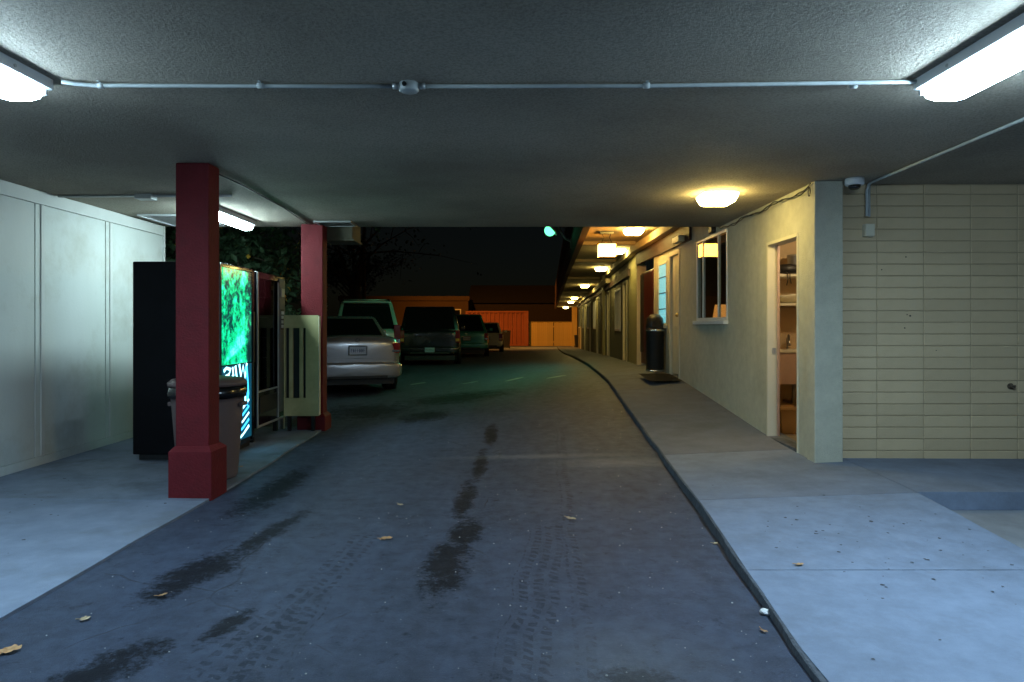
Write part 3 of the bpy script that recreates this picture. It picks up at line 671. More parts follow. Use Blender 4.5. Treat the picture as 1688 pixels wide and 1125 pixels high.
tag(obj('ceiling_cable', tube([(-2.45, 5.55, CZ-.006), (-2.42, 6.1, CZ-.008), (-2.44, 7.3, CZ-.006), (-2.54, 8.45, CZ-.008)], .006, 6), 'black'), 'thin dark cable on the ceiling between the two red columns', 'cable')
t = thing('cross_conduit', 'dark pipe with a small box across the ceiling at the panelled wall', 'conduit', (-3.5, 6.6, CZ))
obj('pipe', tube([(-4.40, 6.62, CZ-.014), (-2.7, 6.58, CZ-.014)], .012), 'metal_grey', t)
obj('box', B(-3.62, -3.46, 6.54, 6.66, CZ-.05, CZ-.002), 'metal_grey', t, bevel=.005)
def vent(x0, x1, y0, y1, label, n, m):
    t = thing('soffit_vent', label, 'vent', ((x0+x1)/2, (y0+y1)/2, CZ), 0, 'ceiling vents')
    obj('frame', B((x0, x1, y0, y0+.025, CZ-.02, CZ-.001), (x0, x1, y1-.025, y1, CZ-.02, CZ-.001), (x0, x0+.025, y0+.026, y1-.026, CZ-.02, CZ-.001), (x1-.025, x1, y0+.026, y1-.026, CZ-.02, CZ-.001)), m, t)
    for k in range(n):
        y = y0+.04+(y1-y0-.08)*k/(n-1)
        bm = bmesh.new(); q = [bm.verts.new(p) for p in ((x0+.026, y-.012, CZ-.018), (x1-.026, y-.012, CZ-.018), (x1-.026, y+.016, CZ-.003), (x0+.026, y+.016, CZ-.003))]; bm.faces.new(q)
        bmesh.ops.solidify(bm, geom=bm.faces[:], thickness=.002); obj('louvre', bm, m, t)
vent(-4.26, -3.62, 7.75, 8.6, 'pale louvred ceiling vent in the corner above the white wall', 12, 'metal_white')
vent(-2.40, -1.95, 8.25, 8.62, 'small grey louvred ceiling vent beside the farther red column', 7, 'metal_grey')
t = thing('eave_box', 'beige boxed bracket just beyond the ceiling edge at the farther column', 'bracket', (-2.3, 9.1, 2.5))
bm = B(X_(541, 9.0), X_(588, 9.0), 8.77, 9.25, Z_(397, 9.0), 2.9)
obj('box', bm, 'eave', t, bevel=.01)
obj('lip', B(X_(541, 9.0)-.01, X_(588, 9.0)+.015, 8.765, 9.27, Z_(400, 9.0)-.004, Z_(397, 9.0)-.001), 'eave', t)

# ------------------------------------------------------------------ porch lamps
def porch():
    t = thing('porch_lamp', 'x', 'lamp', (0, 0, 0))
    obj('plate', bev(B(-.155, .155, -.155, .155, -.022, -.001), .006, 1), 'metal_white', t, local=True)
    bm = bmesh.new()
    prof = [(.165, -.0225), (.160, -.05), (.135, -.10), (.115, -.112)]
    rings = []
    for hw, z in prof:
        c = hw*.82; rings.append([bm.verts.new((x, y, z)) for x, y in ((-c, -hw), (c, -hw), (hw, -c), (hw, c), (c, hw), (-c, hw), (-hw, c), (-hw, -c))])
    for a, b in zip(rings, rings[1:]):
        for k in range(8): bm.faces.new((a[k], a[(k+1) % 8], b[(k+1) % 8], b[k]))
    bm.faces.new(rings[-1]); bm.faces.new(rings[0])
    obj('glass_shade', bm, 'porch', t, local=True)
    bm = bmesh.new(); cyl(bm, (0, 0, -.113), (0, 0, -.128), .012, .006, 8); obj('finial', bm, 'brass', t, local=True)
    return t
lp = porch()
spots = [(1.96, 6.52, CZ, 'glowing square glass porch lamp on the carport ceiling by the pier'),
         (2.14, 12.0, soff(12), 'nearest lit square lamp under the balcony, right of the orange lantern'),
         (2.35, 15.2, soff(15.2), 'lit square lamp partly hidden behind the hanging orange lantern'),
         (2.61, 20, soff(20), 'third lit lamp along the balcony underside'),
         (2.88, 27, soff(27), 'fourth lit lamp along the balcony underside'),
         (3.25, 35.5, soff(35.5), 'fifth lit lamp along the balcony underside, upper of a close pair'),
         (3.41, 39.5, soff(39.5), 'sixth lit lamp along the balcony underside, lower of a close pair'),
         (3.70, 47.0, soff(47), 'farthest lit lamp of the balcony row, just above the far fence')]
for i, (x, y, z, lb) in enumerate(spots):
    o = lp if i == 0 else copy_tree(lp)
    o.location = (x, y, z); tag(o, lb, 'lamp', 'square porch lamps')
ly = 12.5; lx = X_(1000, ly)
t = thing('hanging_lantern', 'glowing orange box lantern hanging below the balcony', 'lantern', (lx, ly, 2.6))
obj('panel', B(lx-.15, lx+.15, ly-.13, ly+.13, 2.60, 2.835), 'lantern', t, bevel=.012)
obj('cap', B(lx-.165, lx+.165, ly-.145, ly+.145, 2.836, 2.855), 'dark_brown', t, bevel=.004)
obj('tray', B(lx-.16, lx+.16, ly-.14, ly+.14, 2.585, 2.599), 'dark_brown', t, bevel=.004)
for sx in (-1, 1): obj('hanger', tube([(lx+sx*.10, ly, 2.856), (lx+sx*.05, ly, 2.96), (lx+sx*.09, ly, 3.058)], .008, 6), 'dark_brown', t)
obj('ceiling_plate', B(lx-.12, lx+.12, ly-.06, ly+.06, 3.025, 3.058), 'soffit', t)

# green mercury lamp on an arm from the balcony
gy = 16.0; gx = X_(909, gy); gzz = Z_(378, gy)
t = thing('flood_lamp', 'bright green-white floodlight on an arm at the balcony edge', 'lamp', (fx(gy), gy, gzz))
obj('arm', tube([(fx(gy)-.05, gy, gzz-.30), (fx(gy)-.2, gy, gzz-.22), (gx+.2, gy, gzz-.02), (gx+.06, gy, gzz+.12)], .03, 8), 'metal_grey', t)
gd = Vector((-.70, .0, -.71)).normalized(); gq = gd.to_track_quat('-Z', 'Y'); gc = Vector((gx, gy, gzz))
bm = lathe([(.05, .20), (.11, .15), (.17, .05), (.19, -.02), (.185, -.02), (.16, .05), (.10, .14), (.04, .18)], 24)
bmesh.ops.transform(bm, matrix=Matrix.Translation(gc) @ gq.to_matrix().to_4x4(), verts=bm.verts); obj('reflector', bm, 'metal_grey', t)
bm = bmesh.new(); bmesh.ops.create_uvsphere(bm, u_segments=20, v_segments=14, radius=.13, matrix=Matrix.Translation(gc+gd*.05)); obj('bulb', bm, 'mercury', t, smooth=True)
ld = bpy.data.lights.new('flood_lamp_light', 'SPOT'); ld.energy = 125; ld.color = (.12, 1.0, .50); ld.spot_size = R(146); ld.spot_blend = .6; ld.shadow_soft_size = .1
lo = bpy.data.objects.new('flood_lamp_light', ld); C.objects.link(lo); lo.location = gc+gd*.24; lo.rotation_euler = gq.to_euler()
obj('wall_plate', B(fx(gy)-.085, fx(gy)-.061, gy-.07, gy+.07, soff(gy)+.1, soff(gy)+.32), 'metal_grey', t)

# sodium street lamp whose light falls on the far fence
sx_, sy_ = X_(600, 38), 38
t = thing('street_lamp', 'dim tall lamp post rising behind the parked vehicles', 'street lamp', (sx_, sy_, 0))
obj('pole', tube([(sx_, sy_, -.2), (sx_, sy_, 5), (sx_, sy_, 9.6)], [.12, .09, .07], 12), 'bark', t)
obj('arm', tube([(sx_, sy_, 9.5), (sx_+1.2, sy_+.4, 9.9), (sx_+2.4, sy_+.8, 9.9)], .04), 'metal_grey', t)
obj('head', B(sx_+2.3, sx_+3.0, sy_+.65, sy_+.95, 9.82, 9.98), 'metal_grey', t, bevel=.03)
obj('bulb', B(sx_+2.4, sx_+2.9, sy_+.7, sy_+.9, 9.78, 9.815), 'sodium', t)
ld = bpy.data.lights.new('street_lamp_light', 'SPOT'); ld.energy = 9500; ld.color = (1, .36, .05); ld.spot_size = R(95); ld.spot_blend = .7; ld.shadow_soft_size = .25
lo = bpy.data.objects.new('street_lamp_light', ld); C.objects.link(lo); lo.location = (sx_+2.65, sy_+.8, 9.74)
lo.rotation_euler = (Vector((1.0, 52, -.5))-Vector(lo.location)).to_track_quat('-Z', 'Y').to_euler()

# ------------------------------------------------------------------ drinks machine
VY0, VY1 = 6.60, 7.47
vx0, vx1 = -3.67, -2.83
t = thing('drinks_machine', 'tall black drinks vending machine with glowing green front', 'vending machine', (vx0, VY0, .045))
obj('cabinet', B(vx0, vx1-.045, VY0, VY1, .10, 1.97), 'black_side', t, bevel=.012)
dr = obj('door', B(vx1-.044, vx1, VY0+.003, VY1-.003, .10, 1.965), 'black_gloss', t, bevel=.01)
obj('door_trim', B((vx1-.02, vx1+.012, VY0+.003, VY0+.03, .12, 1.95), (vx1-.02, vx1+.012, VY1-.06, VY1-.003, .12, 1.95), (vx1-.02, vx1+.012, VY0+.031, VY1-.061, 1.925, 1.955)), 'black_gloss', dr, bevel=.003)
o = obj('lit_panel', bev(B(0, .012, 0, .74, 0, .96), .003, 1), 'print_green', t, local=True); o.location = Vector((vx1+.001, VY0+.045, .96))-ORG[t.name]
obj('lower_panel', B(vx1+.001, vx1+.010, VY0+.05, VY1-.08, .16, .945), 'print_dark', t)
# white brush-stroke lettering band and blue-white chevrons
def stroke(pts, wd, m, nm='print_stroke'):
    bm = bmesh.new(); xs_ = vx1+.0105; pv = None
    for i, (y, z) in enumerate(pts):
        a, b2 = pts[max(i-1, 0)], pts[min(i+1, len(pts)-1)]
        d = Vector((b2[0]-a[0], b2[1]-a[1])); d.normalize(); nrm = Vector((-d.y, d.x))*wd*(.6+.5*random.random())
        q = (bm.verts.new((xs_, VY0+y+nrm.x, z+nrm.y)), bm.verts.new((xs_, VY0+y-nrm.x, z-nrm.y)))
        if pv: bm.faces.new((pv[0], pv[1], q[1], q[0]))
        pv = q
    bmesh.ops.solidify(bm, geom=bm.faces[:], thickness=.003)
    obj(nm, bm, m, t)
stroke([(.08, .84), (.20, .86), (.24, .91), (.14, .93), (.08, .90)], .020, 'print_white')
stroke([(.10, .80), (.22, .79), (.31, .85), (.29, .93)], .022, 'print_white')
stroke([(.36, .94), (.39, .83), (.45, .79)], .024, 'print_white')
stroke([(.46, .95), (.50, .82), (.56, .93), (.61, .80), (.66, .95)], .022, 'print_white')
stroke([(.10, .76), (.30, .75), (.52, .74)], .012, 'print_blue')
stroke([(.64, .92), (.68, .78), (.69, .62), (.66, .50)], .030, 'print_blue')
stroke([(.58, .78), (.62, .66), (.62, .54)], .022, 'print_white')
for k in range(5):
    z = .19+k*.07
    stroke([(.42, z-.02), (.56, z+.02), (.72, z+.09)], .017, 'print_white' if k % 2 == 0 else 'print_blue')
obj('coin_panel', B(vx1+.0125, vx1+.022, VY1-.058, VY1-.006, .95, 1.5), 'black', t, bevel=.003)
obj('kick_plate', B(vx0+.05, vx1-.03, VY0+.03, VY1-.03, .046, .099), 'black', t)

# ------------------------------------------------------------------ snack machine
SY0, SY1 = 7.56, 8.50
t = thing('snack_machine', 'snack vending machine with a dark glass front and raised legs', 'vending machine', (-3.6, SY0, .045))
sx0, sx1 = -3.62, -2.83
obj('cabinet', B((sx0, sx1-.05, SY0, SY0+.03, .20, 1.95), (sx0, sx1-.05, SY1-.03, SY1, .20, 1.95), (sx0, sx0+.03, SY0+.031, SY1-.031, .20, 1.95), (sx0+.031, sx1-.05, SY0+.031, SY1-.031, 1.92, 1.95), (sx0+.031, sx1-.05, SY0+.031, SY1-.031, .20, .50)), 'black_side', t)
obj('interior_back', B(sx0+.31, sx0+.33, SY0+.031, SY1-.031, .51, 1.915), 'snack_back', t)
d = obj('door_frame', B((sx1-.049, sx1, SY0, SY0+.05, .21, 1.95), (sx1-.049, sx1, SY1-.24, SY1, .21, 1.95), (sx1-.049, sx1, SY0+.051, SY1-.241, 1.88, 1.95), (sx1-.049, sx1, SY0+.051, SY1-.241, .21, .62)), 'black_gloss', t, bevel=.004)
obj('door_edge', B((sx1+.001, sx1+.016, SY0, SY0+.028, .21, 1.945), (sx1+.001, sx1+.012, SY0+.029, SY1, .21, .235), (sx1+.001, sx1+.012, SY1-.265, SY1-.24, .24, 1.87), (sx1+.001, sx1+.012, SY0+.029, SY1-.266, .60, .62)), 'metal_grey', d, bevel=.003)
obj('glass_front', B(sx1-.03, sx1-.02, SY0+.05, SY1-.24, .62, 1.88), 'glass_dark', t)
for k in range(5):
    z = .72+k*.24
    sh = obj('shelf', B(sx0+.335, sx1-.12, SY0+.04, SY1-.25, z, z+.012), 'metal_grey', t)
    for q in range(5):
        y = SY0+.10+q*.125
        obj('coil', tube([(sx1-.14-.42*i/40, y+.035*math.cos(i*1.2), z+.06+.035*math.sin(i*1.2)) for i in range(41)], .0035, 4), 'metal_grey', sh)
obj('interior_lamp', B(sx1-.10, sx1-.06, SY0+.06, SY1-.27, 1.89, 1.905), 'snack_tube', t)
obj('control_panel', B(sx1+.001, sx1+.010, SY1-.22, SY1-.02, .30, 1.92), 'panel_grey', t, bevel=.004)
kp = obj('keypad', B(sx1+.0105, sx1+.016, SY1-.18, SY1-.07, 1.30, 1.55), 'black', t, bevel=.003)
for a_ in range(3):
    for b_ in range(4): obj('key', B(sx1+.0162, sx1+.020, SY1-.172+a_*.034, SY1-.148+a_*.034, 1.32+b_*.055, 1.36+b_*.055), 'metal_white', kp)
obj('bill_slot', B(sx1+.0105, sx1+.025, SY1-.18, SY1-.07, 1.70, 1.80), 'metal_grey', t, bevel=.004)
obj('delivery_flap', B(sx1+.001, sx1+.010, SY0+.08, SY1-.30, .36, .55), 'black', t, bevel=.004)
for y in (SY0+.05, SY1-.11):
    for x in (sx0+.05, sx1-.11): obj('leg', B(x, x+.05, y, y+.05, .04, .199), 'black', t)
tag(obj('side_strip', B(-2.94, -2.86, 8.53, 8.60, .05, 1.93), 'trim_white', bevel=.004), 'narrow pale upright strip just behind the snack machine', 'post')

# ------------------------------------------------------------------ beige slotted panel
py_ = 8.36; px0, px1 = X_(468, py_), X_(525, py_); pz0, pz1 = Z_(686, py_), Z_(520, py_)
t = thing('slotted_panel', 'upright beige panel with dark vertical slots standing at the farther column', 'panel', ((px0+px1)/2, py_, .05))
sl0, sl1, sb0, sb1 = X_(470, py_), X_(504, py_), Z_(657, py_), Z_(541, py_)
obj('board', B((px0, sl0, py_, py_+.05, pz0, pz1), (sl1, px1, py_, py_+.05, pz0, pz1), (sl0, sl1, py_, py_+.05, pz0, sb0), (sl0, sl1, py_, py_+.05, sb1, pz1)), 'beige', t)
obj('recess', B(sl0-.01, sl1+.01, py_+.051, py_+.06, sb0-.01, sb1+.01), 'black', t)
for px in (476, 493): obj('slat', B(X_(px, py_), X_(px+6, py_), py_+.01, py_+.045, sb0, sb1), 'beige', t, bevel=.004)
obj('edge_trim', B(px1+.0005, px1+.012, py_-.004, py_+.055, pz0+.01, pz1-.01), 'cream', t, bevel=.004)
for x in (px0+.04, px1-.09): obj('foot', B(x, x+.04, py_+.005, py_+.05, .05, pz0-.001), 'black', t)

# ------------------------------------------------------------------ rubbish bin by the column
bx, by, bz = -2.645, 5.94, .035
t = thing('rubbish_bin', 'tapered grey-brown rubbish bin with black bag and lid behind the near column', 'bin', (bx, by, bz))
obj('body', lathe([(.235, 0), (.242, .02), (.290, .66), (.293, .70), (.309, .705), (.309, .74), (.297, .742)], 32, (bx, by, bz)), 'bin_brown', t)
bm = lathe([(.310, .743), (.318, .70), (.322, .74), (.312, .80), (.28, .80)], 32, (bx, by, bz))
for v in bm.verts: v.co += Vector((1, 1, 1))*.012*noise.noise(v.co*9)
obj('bag', bm, 'black_gloss', t)
obj('lid', lathe([(.318, .80), (.321, .825), (.288, .855), (.15, .872), (.0, .876)], 32, (bx, by, bz)), 'bin_brown', t)
for s in (-1, 1): obj('handle', B(bx+s*.305-.02, bx+s*.305+.02, by-.06, by+.06, bz+.62, bz+.655), 'bin_brown', t, bevel=.008)

# ------------------------------------------------------------------ office side: bins, mat, machine
def dome_bin(x, y, z, r, h, label):
    t = thing('dome_bin', label, 'bin', (x, y, z))
    obj('body', lathe([(r*.9, 0), (r*.95, .02), (r*.98, .04), (r, h*.72), (r*1.02, h*.73)], 24, (x, y, z)), 'black', t)
    obj('band', lathe([(r*1.03, h*.70), (r*1.04, h*.705), (r*1.04, h*.73), (r*1.03, h*.735)], 24, (x, y, z)), 'chrome', t)
    obj('base_ring', lathe([(r*1.0, .0), (r*1.02, .01), (r*1.02, .03), (r*.99, .04)], 24, (x, y, z)), 'chrome', t)
    obj('hood', lathe([(r*1.0, h*.74), (r*1.02, h*.80), (r*.9, h*.92), (r*.5, h*.99), (.0, h)], 24, (x, y, z)), 'black', t)
    obj('flap', B(x-r*.55, x+r*.55, y-r*1.04, y-r*.96, z+h*.76, z+h*.88), 'black_gloss', t, bevel=.01)
dome_bin(2.48, 11.85, wz(11.85)+.006, .155, 1.0, 'black round bin with a steel band below the blue-lit window')
bm = bmesh.new()
q = []
for (x, y) in ((2.10, 10.45), (2.62, 10.45), (2.62, 11.35), (2.10, 11.35)): q.append(bm.verts.new((x, y, wz(y)+.008)))
bm.faces.new(q); bmesh.ops.solidify(bm, geom=bm.faces[:], thickness=-.012)
tag(obj('door_mat', bm, 'mat_rubber'), 'dark rubber mat on the walkway at the white door', 'mat')
t = thing('red_machine', 'dark red vending cabinet in the recess beyond the blue-lit window', 'vending machine', (2.8, 13.0, .5))
obj('cabinet', B(2.71, 3.5, 13.0, 14.35, .56, 2.45), 'red_machine', t, bevel=.02)
obj('front_panel', B(2.69, 2.709, 13.03, 13.98, .8, 2.41), 'red_machine', t, bevel=.006)
obj('control_strip', B(2.69, 2.709, 14.0, 14.32, .8, 2.41), 'black', t, bevel=.006)

# closet contents
def on(y, px, py): return (X_(px, y), y, Z_(py, y))
cy = 7.75; zs1 = Z_(452, 7.62); zs2 = Z_(500, 7.62)
tag(obj('steel_canister', lathe([(.085, 0), (.085, .005), (.085, .20), (.09, .205), (.09, .225), (.0, .235)], 20, (X_(1311, cy), cy, zs1+.001)), 'steel'), 'shiny steel canister on the top closet shelf', 'canister')
t = thing('hair_dryer', 'black appliance lying on the top closet shelf with dangling cord', 'appliance', (X_(1300, 7.68), 7.66, zs1))
obj('body', lathe([(.02, -.11), (.05, -.10), (.058, 0), (.05, .08), (.03, .12)], 16), 'black', t, local=True)
o = [x for x in bpy.data.objects if x.parent == t][0]; o.rotation_euler = (0, R(90), 0); o.location = (0, 0, .06)
xc = X_(1297, 7.6)
obj('cord', tube([(xc, 7.63, zs1+.03), (xc, 7.585, zs1+.005), (xc+.005, 7.58, zs1-.06), (xc-.01, 7.58, zs1-.13)], .006, 6), 'black', t)
obj('cord', tube([(xc+.03, 7.63, zs1+.03), (xc+.03, 7.585, zs1+.005), (xc+.025, 7.58, zs1-.05), (xc+.04, 7.58, zs1-.11)], .006, 6), 'black', t)
bm = lathe([(.05, 0), (.10, .02), (.15, .07), (.155, .085), (.12, .09), (.0, .075)], 24, (X_(1302, 7.75), 7.77, zs2+.001))
for v in bm.verts: v.co.z += .02*noise.noise(v.co*8)*(1 if v.co.z > zs2+.03 else 0)
tag(obj('cloth_bundle', bm, 'cream'), 'pale folded bundle on the lower closet shelf', 'bundle')
sy = 7.45; s0, s1 = 2.86, 3.5
t = thing('utility_sink', 'pinkish utility sink with pale rim inside the open closet', 'sink', (s0, sy, .19))
zt = Z_(578, sy); zb = Z_(634, sy)
obj('rim', B((s0, s1, sy, sy+.04, zt-.03, zt), (s0, s1, 7.85, 7.94, zt-.03, zt), (s0, s0+.04, sy+.041, 7.849, zt-.03, zt), (s1-.04, s1, sy+.041, 7.849, zt-.03, zt)), 'cream', t, bevel=.008)
obj('basin', B((s0+.02, s1-.02, sy+.012, sy+.03, zb, zt-.031), (s0+.02, s1-.02, 7.86, 7.88, zb, zt-.031), (s0+.02, s0+.035, sy+.031, 7.859, zb, zt-.031), (s1-.035, s1-.02, sy+.031, 7.859, zb, zt-.031), (s0+.036, s1-.036, sy+.031, 7.859, zb, zb+.02)), 'sink', t)
xf = X_(1302, 7.7)
obj('faucet', tube([(xf+.05, 7.9, zt), (xf+.05, 7.9, zt+.10), (xf+.03, 7.82, zt+.16), (xf-.01, 7.70, zt+.10), (xf-.02, 7.66, zt+.05)], .013), 'steel', t)
for x in (s0+.05, s1-.08):
    for y in (sy+.05, 7.82): obj('leg', B(x, x+.03, y, y+.03, .191, zb-.001), 'metal_grey', t)
obj('drain_pipe', tube([(3.17, 7.68, zb), (3.17, 7.68, .55), (3.17, 7.75, .48), (3.17, 7.94, .48)], .02), 'steel', t)
xb, yb = X_(1293, 7.36), 7.36
bm = bmesh.new(); ra = []
for hw, hd, z in ((.075, .06, 0), (.105, .08, .25), (.115, .09, .252), (.115, .09, .285), (.10, .075, .285), (.07, .055, .02)):
    ra.append([bm.verts.new((xb+.03+a*hw, yb+b*hd, .192+z)) for a, b in ((-1, -1), (1, -1), (1, 1), (-1, 1))])
for a, b in zip(ra, ra[1:]):
    for k in range(4): bm.faces.new((a[k], a[(k+1) % 4], b[(k+1) % 4], b[k]))
bm.faces.new(ra[0]); bm.faces.new(ra[-1])
tag(obj('wastebasket', bm, 'tan_plastic', bevel=.006), 'tan plastic wastebasket on the closet floor', 'wastebasket')
t = thing('closet_bulb', 'small bare bulb under the closet ceiling', 'lamp', (3.3, 6.75, 2.4))
obj('socket', lathe([(.04, 0), (.04, -.03), (.02, -.05)], 12, (3.3, 6.75, 2.398)), 'cream', t)
bm = bmesh.new(); bmesh.ops.create_uvsphere(bm, u_segments=12, v_segments=8, radius=.035, matrix=Matrix.Translation((3.3, 6.75, 2.325))); obj('globe', bm, 'bulb', t, smooth=True)
# table lamp in the room
tl = (3.12, 10.15)
t = thing('table_lamp', 'small orange table lamp seen through the office window', 'lamp', (tl[0], tl[1], 1.2))
obj('shade', lathe([(.10, 1.47), (.13, 1.47), (.10, 1.66), (.09, 1.66)], 20, (tl[0], tl[1], 0)), 'table_shade', t)
obj('stem', lathe([(.07, 1.15), (.07, 1.17), (.02, 1.2), (.015, 1.5)], 16, (tl[0], tl[1], 0)), 'brass', t)
t2 = thing('side_desk', 'dark desk under the lamp inside the office', 'desk', (3.2, 10.2, .4))
obj('top', B(2.85, 4.0, 9.9, 10.55, 1.11, 1.149), 'maroon', t2); obj('front', B(2.9, 3.95, 10.0, 10.5, .4, 1.109), 'maroon', t2)

# ------------------------------------------------------------------ vehicles
def loft(secs, prof):
    """secs: (y, halfwidth, zbottom, ztop); prof: list of (fx, fz) from bottom centre out and up to top centre"""
    bm = bmesh.new(); rings = []
    full = prof+[(-a, b) for a, b in prof[::-1] if a > 1e-6]
    for y, hw, zb, zt in secs:
        rings.append([bm.verts.new((a*hw, y, zb+(zt-zb)*b)) for a, b in full])
    n = len(full)
    for a, b in zip(rings, rings[1:]):
        for k in range(n): bm.faces.new((a[k], a[(k+1) % n], b[(k+1) % n], b[k]))
    bm.faces.new(rings[0][::-1]); bm.faces.new(rings[-1]); return bm
PROF = [(0, 0), (.80, 0), (.93, .05), (.985, .22), (1, .52), (.985, .78), (.94, .93), (.80, .99), (.4, 1.015), (0, 1.02)]
def quadbox(bm, c, thick):
    """slab from 4 corner points, thickened along its normal"""
    c = [Vector(p) for p in c]; n = (c[1]-c[0]).cross(c[3]-c[0]).normalized()*thick
    a = [bm.verts.new(p) for p in c]; b = [bm.verts.new(p+n) for p in c]
    bm.faces.new(a); bm.faces.new(b[::-1])
    for k in range(4): bm.faces.new((a[k], a[(k+1) % 4], b[(k+1) % 4], b[k]))
wheel_cache = {}
def wheel_meshes(r):
    if r not in wheel_cache:
        bm = bmesh.new(); prof = [(r*.62, -.10), (r*.93, -.105), (r, -.08), (r, .08), (r*.93, .105), (r*.62, .10)]
        bm = lathe(prof, 28); tyre = mesh_of('tyre', bm, 'rubber')
        rim = mesh_of('rim', lathe([(r*.615, .0), (r*.615, .098), (r*.55, .09), (r*.5, .06), (r*.18, .085), (.0, .085)], 20), 'metal_grey')
        wheel_cache[r] = (tyre, rim)
    return wheel_cache[r]
def car(name, label, cat, loc, deg, paint, st, L, hw, belt, roof, rear, wb=(.95, 3.6), r=.32, plate_z=.8, secs=None, cab=None, lamps=None, amber=False, rails=False, chrome_bumper=False, spoiler=False, emblem=True, seam=None):
    t = thing(name, label, cat, loc, R(deg), 'parked vehicles along the left')
    p = dict(local=True)
    obj('body', loft(secs, PROF), paint, t, subsurf=2, **p)
    # cabin: cab = (y rear base, y roof rear, y roof front, y windscreen base, half width base, half width roof)
    y0, y1, y2, y3, wb_, wt = cab; zb_, zt_ = belt-.02, roof
    bm = bmesh.new()
    lo_ = [(-wb_, y0, zb_), (wb_, y0, zb_), (wb_, y3, zb_), (-wb_, y3, zb_)]; hi = [(-wt, y1, zt_-.015), (wt, y1, zt_-.015), (wt, y2, zt_-.01), (-wt, y2, zt_-.01)]
    mid = [(-wt*.94, y1+.25, zt_+.02), (wt*.94, y1+.25, zt_+.02), (wt*.94, y2-.15, zt_+.02), (-wt*.94, y2-.15, zt_+.02)]
    A = [[bm.verts.new(q) for q in row] for row in (lo_, hi, mid)]
    for a, b in zip(A, A[1:]):
        for k in range(4): bm.faces.new((a[k], a[(k+1) % 4], b[(k+1) % 4], b[k]))
    bm.faces.new(A[0][::-1]); bm.faces.new(A[-1])
    cb = obj('cabin', bm, paint, t, bevel=.045, seg=4, smooth=True, **p)
    def lerp(a, b, u): return Vector(a)*(1-u)+Vector(b)*u
    def pane(a, b, c, d, ix0, ix1, iz0, iz1, nm):
        """a,b bottom; c,d top (d above a): inset window on a cabin face, set proud by 6 mm"""
        a, b, c, d = map(Vector, (a, b, c, d))
        def pt(u, v): return (a*(1-u)+b*u)*(1-v)+(d*(1-u)+c*u)*v
        q = [pt(ix0, iz0), pt(1-ix1, iz0), pt(1-ix1, 1-iz1), pt(ix0, 1-iz1)]
        bm = bmesh.new(); n = (q[1]-q[0]).cross(q[3]-q[0]).normalized(); ctr = Vector((0, (y1+y2)/2, (zb_+zt_)/2))
        if n.dot(q[0]-ctr) < 0: n = -n
        aa = [bm.verts.new(x-n*.01) for x in q]; bb = [bm.verts.new(x+n*.006) for x in q]
        bm.faces.new(aa); bm.faces.new(bb)
        for k in range(4): bm.faces.new((aa[k], aa[(k+1) % 4], bb[(k+1) % 4], bb[k]))
        return obj(nm, bm, 'car_glass', t, **p)
    pane(lo_[0], lo_[1], hi[1], hi[0], .07, .07, .08, .06, 'rear_window')
    pane(lo_[3], lo_[2], hi[2], hi[3], .08, .08, .08, .08, 'windscreen')
    for s in (0, 1):
        b0, b1, h0, h1 = (lo_[1], lo_[2], hi[1], hi[2]) if s else (lo_[0], lo_[3], hi[0], hi[3])
        pane(b0, b1, h1, h0, .12, .56, .14, .12, 'side_window'); pane(b0, b1, h1, h0, .47, .14, .14, .12, 'side_window')
    ty, rm = wheel_meshes(r)
    for y in wb:
        for s in (-1, 1):
            o = bpy.data.objects.new('wheel', ty); C.objects.link(o); o.parent = t; o.location = (s*(hw-.115), y, r); o.rotation_euler = (0, R(90*s), 0)
            q = bpy.data.objects.new('rim', rm); C.objects.link(q); q.parent = o
            bm = bmesh.new(); cyl(bm, (s*(hw*.90), y, r+.02), (s*(hw+.004), y, r+.02), r*1.16, n=28); obj('wheel_arch', bm, 'black', t, **p)
    # rear furniture
    bmb = loft([(-.10, hw*.80, rear['b0']+.03, rear['b1']-.02), (-.085, hw*.90, rear['b0']+.01, rear['b1']), (0, hw*.97, rear['b0'], rear['b1']+.01), (.16, hw*1.0, rear['b0'], rear['b1']+.01)], [(0, 0), (.9, 0), (.98, .12), (1, .5), (.99, .88), (.93, 1), (0, 1)])
    bu = obj('bumper', bmb, 'chrome' if chrome_bumper else paint, t, subsurf=1, **p)
    obj('bumper_insert', B(-hw*.62, hw*.62, -.112, -.06, rear['b0']+.02, rear['b0']+.07), 'black', bu, **p)
    obj('underside', B(-hw*.8, hw*.8, .05, L-.2, .17, .32), 'black', t, **p)
    for s in (-1, 1):
        x0, x1, z0, z1, yy, dd_ = lamps
        a, b = sorted((s*x0, s*x1))
        tl_ = obj('tail_light', B(a, b, yy, yy+dd_, z0, z1), 'tail_red', t, bevel=.02, seg=3, **p)
        obj('lamp_band', B(a+.015, b-.015, yy-.004, yy+.02, z0+(z1-z0)*.12, z0+(z1-z0)*.34), 'tail_amber' if amber else 'chrome', tl_, bevel=.004, **p)
    pf = obj('plate_frame', B(-.17, .17, rear['py']-.014, rear['py']+.06, plate_z-.09, plate_z+.09), 'black', t, bevel=.006, **p)
    pl = obj('license_plate', B(-.15, .15, rear['py']-.020, rear['py']-.0145, plate_z-.072, plate_z+.072), 'plate', t, **p)
    rr = random.Random(label)
    for k in range(7):
        x = -.122+k*.037
        obj('plate_mark', B((x, x+.007, rear['py']-.0225, rear['py']-.0205, plate_z-.036, plate_z+.03), (x+.0075, x+.022, rear['py']-.0225, rear['py']-.0205, plate_z-.036+rr.choice((0, .03, .055)), plate_z-.026+rr.choice((0, .03)))), 'plate_ink', pl, **p)
